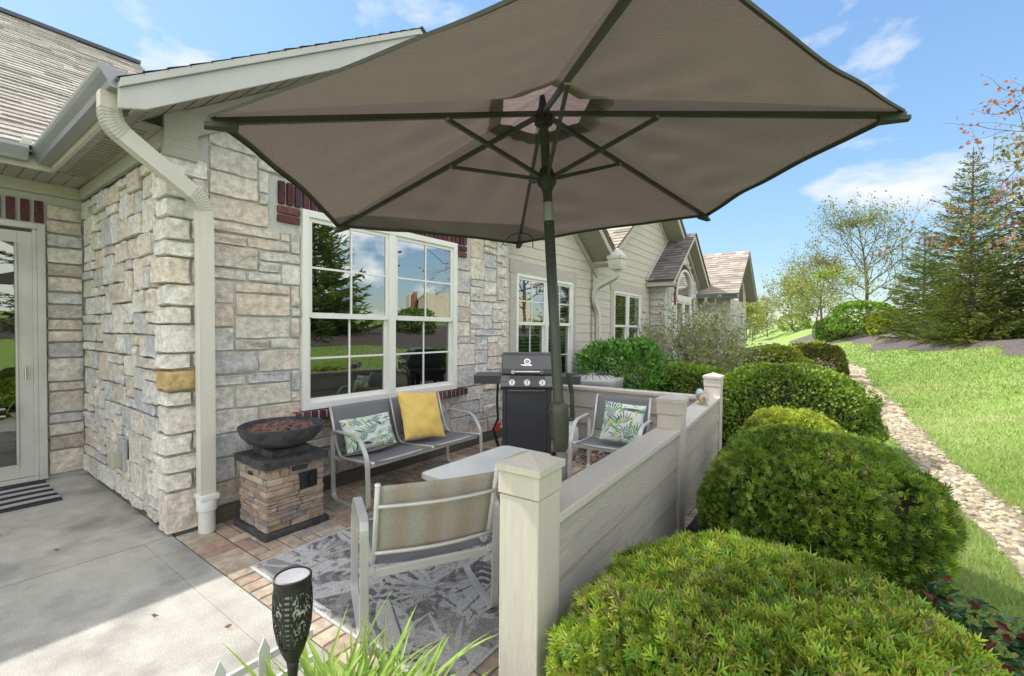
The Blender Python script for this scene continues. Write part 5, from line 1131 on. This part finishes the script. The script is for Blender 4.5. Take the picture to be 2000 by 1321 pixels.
DARK = np.array([(.04, .085, .016), (.055, .11, .018), (.035, .07, .018), (.07, .12, .02), (.085, .10, .02)])
def clipped(label, x, y, rx, ry, h, rot=0., n=9000, L_=.05, W_=.005, cols=YEW, seed=0, zc=.42, spread=.75, group='clipped evergreen shrubs', leaflets=2, dry=.02):
    r = np.random.default_rng(seed); z0 = float(terr(x, y)); T = thing('clipped_shrub', label, 'shrub', (x, y, z0), 0, group)
    p, nr = dome((x, y, z0), rx, ry, h, rot, n, r, zc=zc); Q, C = sprays(p, nr, L_, W_, cols, r, spread, leaflets=leaflets)
    ctr_ = Q[:, 0]-np.array([x, y, z0]); pt = np.clip(.5+.55*snoise(ctr_, seed+40, 3.2, 3), 0, 1)[:, None, None]
    C = C*(.72+.56*pt)+np.array([.035, .02, .0])*pt
    hole = snoise(ctr_, seed+70, 6.0, 2) > .95; Q, C = Q[~hole], C[~hole]
    k = r.random(len(Q)) < dry*(.4+2.5*(snoise(Q[:, 0]-np.array([x, y, z0]), seed+80, 5., 2) > .5)); C[k] = np.array([.30, .22, .13])*r.uniform(.6, 1.4, (k.sum(), 1, 1))
    fast_mesh('foliage', Q, 4, C, M_needle, T)
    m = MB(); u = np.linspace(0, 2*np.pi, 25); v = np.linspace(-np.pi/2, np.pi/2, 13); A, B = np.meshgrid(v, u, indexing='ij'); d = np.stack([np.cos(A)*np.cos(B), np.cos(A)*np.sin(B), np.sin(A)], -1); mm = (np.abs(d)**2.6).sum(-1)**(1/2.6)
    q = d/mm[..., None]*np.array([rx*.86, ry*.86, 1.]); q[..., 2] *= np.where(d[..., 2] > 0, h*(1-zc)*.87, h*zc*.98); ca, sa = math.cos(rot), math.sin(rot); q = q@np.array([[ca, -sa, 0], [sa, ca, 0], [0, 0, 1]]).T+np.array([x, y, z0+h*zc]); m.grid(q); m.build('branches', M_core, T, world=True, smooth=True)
    return T
clipped('big loose green shrub filling the lower right, against the near fence post', -.17, 1.62, .62, .56, .70, n=40000, L_=.046, W_=.0040, cols=np.vstack([YEW*1.45, YEL*1.0]), seed=1, spread=.78, dry=.05)
clipped('large dark green rounded shrub beside the middle of the fence', -.13, 3.28, .58, .66, .86, n=34000, L_=.052, W_=.0048, cols=YEW*1.12, seed=2, spread=.7, dry=.045)
clipped('small yellow green mound peeping over the large dark shrub', -.34, 4.62, .41, .42, .80, n=7000, L_=.05, W_=.006, cols=YEL, seed=3)
clipped('long oval evergreen beside the far fence corner, half in shade', -.58, 6.85, .98, .72, 1.03, rot=.35, n=30000, L_=.042, W_=.0052, cols=YEW*1.2, seed=4, zc=.36)
clipped('low green mound behind the back fence corner post', -2.0, 7.7, .78, .68, .93, n=18000, L_=.042, W_=.0055, cols=YEW*1.2, seed=5)
clipped('wide domed evergreen under the bare twiggy bush, half sunlit', -1.45, 12.5, .90, .85, 1.10, n=17000, L_=.05, W_=.008, cols=YEL*.9, seed=6, zc=.38)
clipped('olive brown domed shrub next to the stone path', -.68, 16.5, .72, .75, 1.09, n=7000, L_=.06, W_=.012, cols=np.array([(.13, .14, .02), (.10, .12, .02), (.16, .16, .03), (.08, .10, .02)]), seed=7)
clipped('yellowish domed shrub just behind the olive brown one', -.95, 18.6, .8, .75, 1.16, n=5000, L_=.06, W_=.014, cols=YEL, seed=8)
clipped('small round shrub at the corner of the farthest house', -2.55, 22.6, .42, .42, .95, n=2500, L_=.06, W_=.016, cols=YEW*1.2, seed=9)
# broadleaf evergreen, leaf rosettes
def leaf_quads(p, d, ln, wd, cols, r, fold=.25):
    n = len(p); x, y = quat_frames(d, r); ln = ln*r.uniform(.7, 1.2, (n, 1)); wd = wd*r.uniform(.8, 1.15, (n, 1)); mid = p+d*ln*.5; tip = p+d*ln-y*ln*.12
    Q = np.concatenate([np.stack([p, mid+x*wd+y*wd*fold, tip, p+d*ln*.45], 1), np.stack([p, p+d*ln*.45, tip, mid-x*wd+y*wd*fold], 1)], 0)
    C = np.repeat(np.concatenate([cols, cols], 0)[:, None, :], 4, 1); return Q, C
r = np.random.default_rng(50); T = thing('broadleaf_bush', 'glossy bright green broadleaf bush behind the air conditioner', 'bush', (-3.02, 7.35, 0))
p, nr = dome((-3.02, 7.35, 0), .78, .70, 1.30, .3, 1500, r, lump=.09, depth=.30, zc=.5)
P5 = np.repeat(p, 6, 0)+r.normal(0, .03, (len(p)*6, 3)); D5 = np.repeat(nr, 6, 0)+r.normal(0, .75, (len(p)*6, 3)); D5[:, 2] += .25; D5 /= np.linalg.norm(D5, axis=1, keepdims=True)
GL = np.array([(.10, .27, .03), (.15, .34, .05), (.07, .20, .03), (.19, .39, .07), (.22, .42, .10)]); Q, C = leaf_quads(P5, D5, .085, .020, GL[r.integers(5, size=len(P5))]*r.uniform(.8, 1.2, (len(P5), 1)), r)
fast_mesh('foliage', Q, 4, C, M_gleaf, T); m = MB()
for i in range(16): a = r.uniform(0, 6.28); e = np.array([-3.02+math.cos(a)*.5, 7.35+math.sin(a)*.5, r.uniform(.6, 1.1)]); m.tube([(-3.02+.06*math.cos(a), 7.35+.06*math.sin(a), 0), tuple((e+np.array([-3.02, 7.35, .3]))/2), tuple(e)], [.012, .009, .004], 5)
m.build('branches', M_bark, T, world=True)
# generic branching skeleton
def skeleton(base, height, spread, r, levels=3, n0=7, up=.6, first=.25, rad0=.05, jit=.18, fan=(4, 3), seglen=4):
    """returns tubes [(points, r0, r1)] and tips (pos, dir)"""
    tubes = []; tips = []
    def grow(p, d, L_, r0, lev):
        pts = [p]; q = p.copy(); dd = d.copy()
        for i in range(seglen): dd = dd+r.normal(0, jit, 3)*.5; dd[2] += .05*up; dd /= np.linalg.norm(dd); q = q+dd*L_/seglen; pts.append(q.copy())
        tubes.append((pts, r0, r0*.35))
        if lev <= 0: tips.extend([(pt, dd) for pt in pts[1:]]); return
        nb = fan[0] if lev == levels-1 else fan[1]
        for k in range(nb+1):
            t = .35+.65*k/nb; i = min(int(t*seglen), seglen-1); s_ = pts[i]+(pts[i+1]-pts[i])*(t*seglen-i)
            x = r.normal(size=3); x -= dd*(x@dd); x /= np.linalg.norm(x)+1e-9; nd = dd*r.uniform(.5, .9)+x*r.uniform(.5, .9); nd[2] += .18*up; nd /= np.linalg.norm(nd); grow(s_, nd, L_*r.uniform(.45, .66), max(r0*.45, .003), lev-1)
    return tubes, tips, grow
def put_tubes(mb, tubes, k=5):
    for pts, r0, r1 in tubes: mb.tube([tuple(q) for q in pts], list(np.linspace(r0, r1, len(pts))), k)
# bare twiggy bush
r = np.random.default_rng(61); BX, BY = -2.70, 10.4; T = thing('twiggy_bush', 'leafing twiggy bush in front of the arched window', 'bush', (BX, BY, 0))
tubes = []; tips = []
for i in range(22):
    a = r.uniform(0, 6.28); tl = r.uniform(.15, 1.0); d = np.array([math.cos(a)*tl, math.sin(a)*tl, 1.]); d /= np.linalg.norm(d)
    tb, tp_, gr = skeleton(None, 0, 0, r, levels=2, up=.5, fan=(6, 5), jit=.22); gr(np.array([BX+.12*math.cos(a), BY+.12*math.sin(a), 0]), d, r.uniform(1.05, 1.45), .017, 2); tubes += tb; tips += tp_
m = MB(); put_tubes(m, tubes, 3); m.build('branches', M_twig, T, world=True)
tp = np.array([t[0] for t in tips]); td = np.array([t[1] for t in tips]); sel = r.random(len(tp)) < .95; tp, td = tp[sel], td[sel]; td = td+r.normal(0, .7, td.shape); td /= np.linalg.norm(td, axis=1, keepdims=True)
SPR = np.array([(.28, .36, .07), (.34, .40, .11), (.20, .30, .05), (.50, .48, .32), (.42, .42, .20)]); Q, C = leaf_quads(tp, td, .085, .024, SPR[r.integers(5, size=len(tp))], r); fast_mesh('foliage', Q, 4, C, M_leaf, T)
# roses
def rose(label, x, y, z, rx, ry, h, n, seed, red=.4, leaf=.05):
    r = np.random.default_rng(seed); T = thing('rose_bush', label, 'rose', (x, y, z), 0); m = MB(); P_, D_ = [], []
    for i in range(n):
        a = r.uniform(0, 6.28); b = np.array([x+r.normal(0, rx*.2), y+r.normal(0, ry*.2), z]); e = np.array([x+r.normal(0, rx*.55), y+r.normal(0, ry*.55), z+h*r.uniform(.55, 1.05)]); md = (b+e)/2+r.normal(0, .05, 3); m.tube([tuple(b), tuple(md), tuple(e)], [.005, .004, .002], 4)
        for k in range(14):
            t = r.uniform(.3, 1.05); q = b*(1-t)**2+md*2*t*(1-t)+e*t*t
            for j in range(3): d = r.normal(0, 1, 3); d[2] = abs(d[2])*.4; P_.append(q+r.normal(0, .015, 3)); D_.append(d/np.linalg.norm(d))
    m.build('stems', material('rose_stem_'+str(seed), (.14, .05, .035), .7, (.10, .09, .03), 8), T, world=True); P_, D_ = np.array(P_), np.array(D_); isr = r.random(len(P_)) < red
    c = np.where(isr[:, None], np.array([.20, .03, .035]), np.array([.06, .15, .055]))*r.uniform(.6, 1.4, (len(P_), 1)); Q, C = leaf_quads(P_, D_, leaf, leaf*.33, c, r); fast_mesh('foliage', Q, 4, C, M_gleaf, T)
rose('red and green leaved rose bush at the lower right edge', .78, 2.22, 0, .34, .30, .40, 44, 71, red=.32, leaf=.048)
rose('sparse rose stems between the two big green shrubs', .38, 2.55, 0, .18, .15, .46, 14, 72, red=.18, leaf=.05)
rose('coral tinted low rose bush in front of the olive brown shrub', -.44, 14.2, 0, .38, .35, .75, 26, 73, red=.0, leaf=.07)
for o in list(COL.objects):
    if o.parent and o.parent.name.startswith('rose_bush') and 'coral' in o.parent.get('label', '') and o.name.startswith('foliage'):
        a = o.data.color_attributes['Col']; n = len(a.data); c = np.zeros(n*4, np.float32); a.data.foreach_get('color', c); c = c.reshape(-1, 4); k = np.repeat(np.random.default_rng(1).random(n//4) < .55, 4); c[k, :3] = np.array([.33, .20, .13])*np.repeat(np.random.default_rng(2).uniform(.6, 1.4, (n//4, 1)), 4, 0)[k]; a.data.foreach_set('color', c.ravel())
# daylily clump
r = np.random.default_rng(81); T = thing('daylily_clump', 'bright green strap leaved plant in front of the near chair', 'plant', (-1.24, .84, 0)); m = MB()
for i in range(330):
    a = r.uniform(0, 6.28); q0 = np.array([-1.24+r.normal(0, .10), .84+r.normal(0, .09), 0]); H_ = r.uniform(.30, .50); out = r.uniform(.10, .36); dr = np.array([math.cos(a), math.sin(a), 0]); sd_ = np.array([-math.sin(a), math.cos(a), 0]); w = r.uniform(.009, .015); c = np.array([.27, .42, .07])*r.uniform(.7, 1.3); droop = r.uniform(.25, .85)
    pts = []
    for k in range(10): t = k/9; z = H_*(t*1.15-droop*t**2.4*.75); ww = w*(1-t**3)*(.75+.5*t*(1-t)*2)+.0004; q = q0+dr*out*(t**1.7)*1.15+np.array([0, 0, z]); pts.append([tuple(q-sd_*ww+np.array([0, 0, ww*.5])), tuple(q), tuple(q+sd_*ww+np.array([0, 0, ww*.5]))])
    m.grid(pts, c)
m.build('leaves', M_leaf, T, world=True, smooth=True)

# ================================================================== trees
def tree(name, label, x, y, H_, rx, r_trunk, leafcols, nl, seed, leaf=.10, up=.6, trunkfrac=.25, levels=3, fan=(5, 4), cat='tree', group=None, sink=0., clump=.18, trunkmat=None, shape=1.0, nb=9, leaf_frac=1.):
    r = np.random.default_rng(seed); z0 = float(terr(x, y))-sink; T = thing(name, label, cat, (x, y, z0), 0, group); tubes = []; tips = []
    tp = [np.array([x, y, z0-.1])]; d = np.array([0, 0, 1.])
    for i in range(8): d = d+r.normal(0, .05, 3); d[2] = 1; d /= np.linalg.norm(d); tp.append(tp[-1]+d*H_*.92/8)
    tubes.append((tp, r_trunk, r_trunk*.15))
    for i in range(nb):
        t = trunkfrac+(1-trunkfrac)*(i+.5)/nb; k = min(int(t*8), 7); s_ = tp[k]+(tp[k+1]-tp[k])*(t*8-k); a = i*2.4+r.uniform(-.4, .4); pf = math.sin(math.pi*min(1, max(.08, (t-trunkfrac)/(1-trunkfrac)*.80+.18)))**shape; L_ = rx*pf*r.uniform(.85, 1.15)
        d = np.array([math.cos(a), math.sin(a), up*r.uniform(.6, 1.3)]); d /= np.linalg.norm(d); tb, tq, gr = skeleton(None, 0, 0, r, levels=levels, up=up, fan=fan, jit=.2); gr(s_, d, L_, r_trunk*.42*(1-t*.6), levels-1); tubes += tb; tips += tq
    m = MB(); put_tubes(m, tubes, 5); m.build('trunk', trunkmat or M_bark, T, world=True, smooth=True)
    P_ = np.array([t_[0] for t_ in tips]); idx = r.integers(len(P_), size=nl); dens = r.random(len(P_))**.7; keep = r.random(nl) < dens[idx]; idx = idx[keep]; p = P_[idx]+r.normal(0, clump, (len(idx), 3)); d = r.normal(size=p.shape); d /= np.linalg.norm(d, axis=1, keepdims=True)
    cl = np.asarray(leafcols); cc = cl[r.integers(len(cl), size=len(P_))][idx]*r.uniform(.75, 1.25, (len(idx), 1)); Q, C = leaf_quads(p, d, leaf, leaf*.36, cc, r); fast_mesh('crown', Q, 4, C, M_leaf, T); return T
def conifer(label, x, y, H_, R_, seed, cols, nb=150, sink=0., dens=1., group='spruces on the hillside', needle=.20, bare=.0, gap=.0, name='spruce_tree'):
    r = np.random.default_rng(seed); z0 = float(terr(x, y))-sink; T = thing(name, label, 'tree', (x, y, z0), 0, group); m = MB(); m.tube([(x, y, z0-.1), (x+.03, y, z0+H_*.5), (x, y, z0+H_)], [H_*.016, H_*.010, .01], 7); P_, D_, LN = [], [], []
    nw = max(8, nb//7)
    for i in range(nw*7):
        t = (i//7+r.normal(0, .10))/nw; t = min(max(t, 0), 1)**1.1; z = z0+H_*(.03+.95*t); a = (i % 7)*.8976+(i//7)*.45+r.normal(0, .12); L_ = R_*(1-t)**.95*r.uniform(.62, 1.22)+.10; pit_ = r.uniform(-.20, .02)+.65*t; d = np.array([math.cos(a), math.sin(a), pit_]); pts = []
        for k in range(6): s_ = k/5; pts.append(np.array([x, y, z])+d*L_*s_+np.array([0, 0, (.30*s_*s_-.16*s_)*L_]))
        m.tube([tuple(q) for q in pts], list(np.linspace(.014+.012*(1-t), .004, 6)), 4)
        if r.random() < gap: continue
        nt_ = max(3, int(L_*11*dens))
        for k in range(nt_):
            s_ = r.uniform(.12, 1.0); j = min(int(s_*5), 4); q = pts[j]+(pts[j+1]-pts[j])*(s_*5-j); dd = pts[j+1]-pts[j]; dd /= np.linalg.norm(dd); sd_ = np.cross(dd, [0, 0, 1.]); sd_ /= np.linalg.norm(sd_)+1e-9
            tw = dd*r.uniform(.5, 1.)+sd_*r.choice([-1, 1])*r.uniform(.25, 1.)+np.array([0, 0, r.normal(-.10, .13)]); tw /= np.linalg.norm(tw); tl = L_*.30*(1.12-s_)+.10; nn = max(2, int(tl/.075))
            for w_ in range(nn): P_.append(q+tw*tl*(w_+r.random())/nn); D_.append(tw+r.normal(0, .22, 3)); LN.append(1.)
    m.build('trunk', M_bark, T, world=True)
    P_ = np.array(P_); D_ = np.array(D_); D_ /= np.linalg.norm(D_, axis=1, keepdims=True); n = len(P_); x_, y_ = quat_frames(D_, r); ln = needle*r.uniform(.6, 1.25, (n, 1)); w = needle*.085; c = np.asarray(cols)[r.integers(len(cols), size=n)]*r.uniform(.7, 1.3, (n, 1)); Q = []; C = []
    for ax in (x_, y_):
        Q.append(np.stack([P_, P_+D_*ln*.4+ax*w, P_+D_*ln, P_+D_*ln*.4-ax*w], 1)); C.append(np.repeat(c[:, None], 4, 1))
    fast_mesh('crown', np.concatenate(Q), 4, np.concatenate(C), M_needle, T); return T
SPRUCE = [(.13, .19, .04), (.17, .22, .045), (.09, .145, .04), (.22, .25, .045)]
conifer('tallest spruce on the hillside, right of the path', 4.75, 30.6, 9.2, 3.3, 101, SPRUCE, nb=190, sink=.1, needle=.20, gap=.06, dens=1.5)
conifer('medium spruce with thin top left of the tallest spruce', 3.5, 34.5, 6.2, 2.3, 102, SPRUCE, nb=140, needle=.20, gap=.05, dens=1.4)
conifer('bushy low spruce in front of the tallest spruce', 4.25, 26.6, 4.0, 2.3, 103, [(.15, .19, .025), (.18, .21, .035), (.11, .15, .02)], nb=150, needle=.22)
conifer('dark spruce at the right edge of the hillside', 6.3, 27.2, 7.0, 2.8, 104, [(.05, .085, .018), (.07, .11, .02), (.09, .13, .02)], nb=150, needle=.25)
BUD = [(.20, .24, .05), (.26, .28, .07), (.15, .20, .04), (.30, .28, .10)]
tree('budding_tree', 'tall budding shade tree above the round hillside shrubs', 1.75, 58., 11.2, 5.0, .22, BUD, 6000, 111, leaf=.22, up=.9, trunkfrac=.14, fan=(6, 5), nb=18, clump=.22, shape=.9)
tree('budding_tree', 'thinner budding tree with rusty tints left of the tall shade tree', -2.3, 66., 8.6, 3.9, .16, BUD+[(.30, .14, .08), (.34, .20, .10)], 4600, 112, leaf=.22, up=.8, trunkfrac=.12, fan=(5, 5), nb=16, clump=.25)
tree('young_tree', 'small young tree alone on the lawn', -2.15, 46.5, 6.6, 2.9, .085, [(.25, .32, .05), (.31, .36, .07), (.20, .27, .04)], 5200, 113, leaf=.17, up=.45, trunkfrac=.26, fan=(5, 4), nb=13, clump=.20)
COPPER = [(.36, .14, .06), (.42, .19, .09), (.30, .10, .05), (.40, .15, .12)]
tree('copper_tree', 'copper leaved tree reaching in from the right edge', 7.8, 21.0, 9.6, 3.7, .14, COPPER, 4000, 114, leaf=.15, up=.28, trunkfrac=.18, fan=(4, 4), nb=18, clump=.10)
for i, (x, y, H_, rx, cols, sd, lb) in enumerate([(-8.2, 100, 8.5, 4.2, [(.24, .27, .10), (.30, .31, .13)], 121, 'pale green far tree at the crest of the lawn'), (-11.2, 92, 7.4, 3.0, [(.36, .33, .25)], 122, 'bare grey far tree left of the path end'),
        (-12.6, 80, 5.2, 3.3, [(.27, .32, .06), (.33, .37, .09)], 123, 'yellow green far tree against the farthest house'), (-17, 112, 7.5, 4, [(.26, .29, .08)], 124, 'distant green tree at the end of the path'), (-5.2, 84, 6.5, 3.0, [(.22, .26, .07), (.28, .30, .10)], 125, 'rounded far tree right of the bare grey one'), (-14.5, 98, 6., 3.2, [(.33, .36, .13)], 126, 'distant light yellow tree beside the bare grey one')]):
    tree('far_tree', lb, x, y, H_, rx, .11, cols, 2600 if i != 1 else 500, sd, leaf=.42, up=.8, trunkfrac=.15, fan=(5, 4), nb=11, clump=.35, group='far trees beyond the lawn')
def globe(label, x, y, rx, h, cols, seed, n=3000, L_=.22, W_=.05):
    r = np.random.default_rng(seed); z0 = float(terr(x, y))-.05; T = thing('globe_shrub', label, 'shrub', (x, y, z0), 0, 'round shrubs in the hillside mulch'); p, nr = dome((x, y, z0), rx, rx, h, 0, n, r, lump=.07, depth=.25, zc=.45); Q, C = sprays(p, nr, L_, W_, np.array(cols), r, .9); fast_mesh('foliage', Q, 4, C, M_leaf, T)
    m = MB()
    for i in range(9): a = r.uniform(0, 6.28); m.tube([(x, y, z0), (x+math.cos(a)*rx*.7, y+math.sin(a)*rx*.7, z0+h*r.uniform(.5, .85))], [.06, .02], 5)
    m.build('branches', M_bark, T, world=True)
BG_ = [(.14, .26, .03), (.18, .31, .04), (.11, .21, .03)]
globe('larger bright green globe shrub left of the spruces', 1.1, 45., 2.05, 2.55, BG_, 131)
globe('smaller green globe shrub left of the larger one', -.85, 48., 1.45, 1.9, [(.11, .22, .03), (.15, .27, .04)], 132)
globe('yellow green globe shrub behind the spruce branches', 2.55, 43., 1.3, 1.6, [(.28, .32, .03), (.24, .30, .03)], 133)
globe('far round shrub on the lawn crest', -5.9, 76., 2.0, 2.6, [(.20, .26, .05)], 134, n=1800)
globe('yellowish shrub at the right edge of the mulch', 5.15, 20.9, .55, .85, [(.22, .24, .03), (.18, .21, .03)], 135, n=1800, L_=.10, W_=.02)
# planting and buildings over to the right that the windows mirror
conifer('full spruce on the berm facing the house, mirrored in the window', 6.6, 8.4, 4.5, 1.9, 141, [(.14, .22, .03), (.18, .26, .04), (.10, .17, .03)], nb=200, needle=.26, dens=1.5, group='spruces on the berm facing the house')
conifer('second spruce on the berm facing the patio door, mirrored in its glass', 7.0, 3.6, 6.5, 2.4, 142, [(.10, .15, .02), (.14, .18, .03)], nb=150, needle=.22, group='spruces on the berm facing the house')
globe('round shrub on the berm facing the stone house', 6.4, 12.6, .8, 1.0, [(.11, .19, .03)], 143, n=1800, L_=.1, W_=.02)
tree('budding_tree', 'budding tree on the berm mirrored in the sided house windows', 6.0, 20., 6.5, 2.6, .12, BUD, 4200, 144, leaf=.15, up=.6, trunkfrac=.2, nb=12)
T = thing('store_building', 'low tan and brick store building mirrored in the twin window', 'store', (62, 62, 1.5)); an_ = rad(-50)
def stb(nm, mt, *bx):
    m = MB(); m.box(*bx); o = m.build(nm, mt, T, bevel=.05); return o
T.rotation_euler.z = rad(38)
tanm = material('tan_stucco', (.55, .47, .38), .9, (.50, .43, .35), 1); stb('wall', tanm, -26, 26, 0, 16, -.5, 5.2); stb('parapet', M_white, -26.2, 26.2, -.2, .2, 5.21, 5.7)
stb('brick_front', material('store_brick', (.26, .11, .08), .9, (.22, .09, .07), 2), -10, -2, -.8, -.21, -.5, 6.6); stb('tower_front', tanm, 4, 14, -.8, -.21, -.5, 7.4); stb('shop_window', M_dark, -24, -12, -.1, -.01, .2, 3.2)
T = thing('utility_pole', 'tall wooden utility pole mirrored in the twin window', 'pole', (26.5, 27.8, 1.6)); m = MB(); m.tube([(0, 0, -.5), (0, 0, 7.6)], [.16, .11], 8); m.build('pole', M_bark, T); m = MB(); m.box(-1.1, 1.1, -.07, .07, 6.9, 7.06); m.box(-.9, .9, -.07, .07, 5.6, 5.75); m.build('crossarm', M_bark, T)

# dry leaves blown onto the patio and the bare bed behind it
r = np.random.default_rng(301); n = 70; px = np.concatenate([r.uniform(-3.7, -1.1, 30), r.uniform(-2.9, -1.3, 30), r.uniform(-5.5, -2.2, 10)]); py = np.concatenate([r.uniform(1.2, 4.4, 30), r.uniform(4.4, 5.1, 30), r.uniform(-.3, 1.0, 10)])
ok = ~((px < -3.2) & (py < 2.05) & (px > -3.75)); px, py = px[ok], py[ok]; n = len(px); a = r.uniform(0, 6.28, n); d = np.stack([np.cos(a), np.sin(a), r.uniform(0, .35, n)], -1); Q, C = leaf_quads(np.stack([px, py, np.full(n, .014)], -1), d/np.linalg.norm(d, axis=1, keepdims=True), .035, .009, np.array([.22, .13, .07])*r.uniform(.5, 1.5, (n, 1)), r)
tag(fast_mesh('leaf_litter', Q, 4, C, M_leaf), kind='stuff')
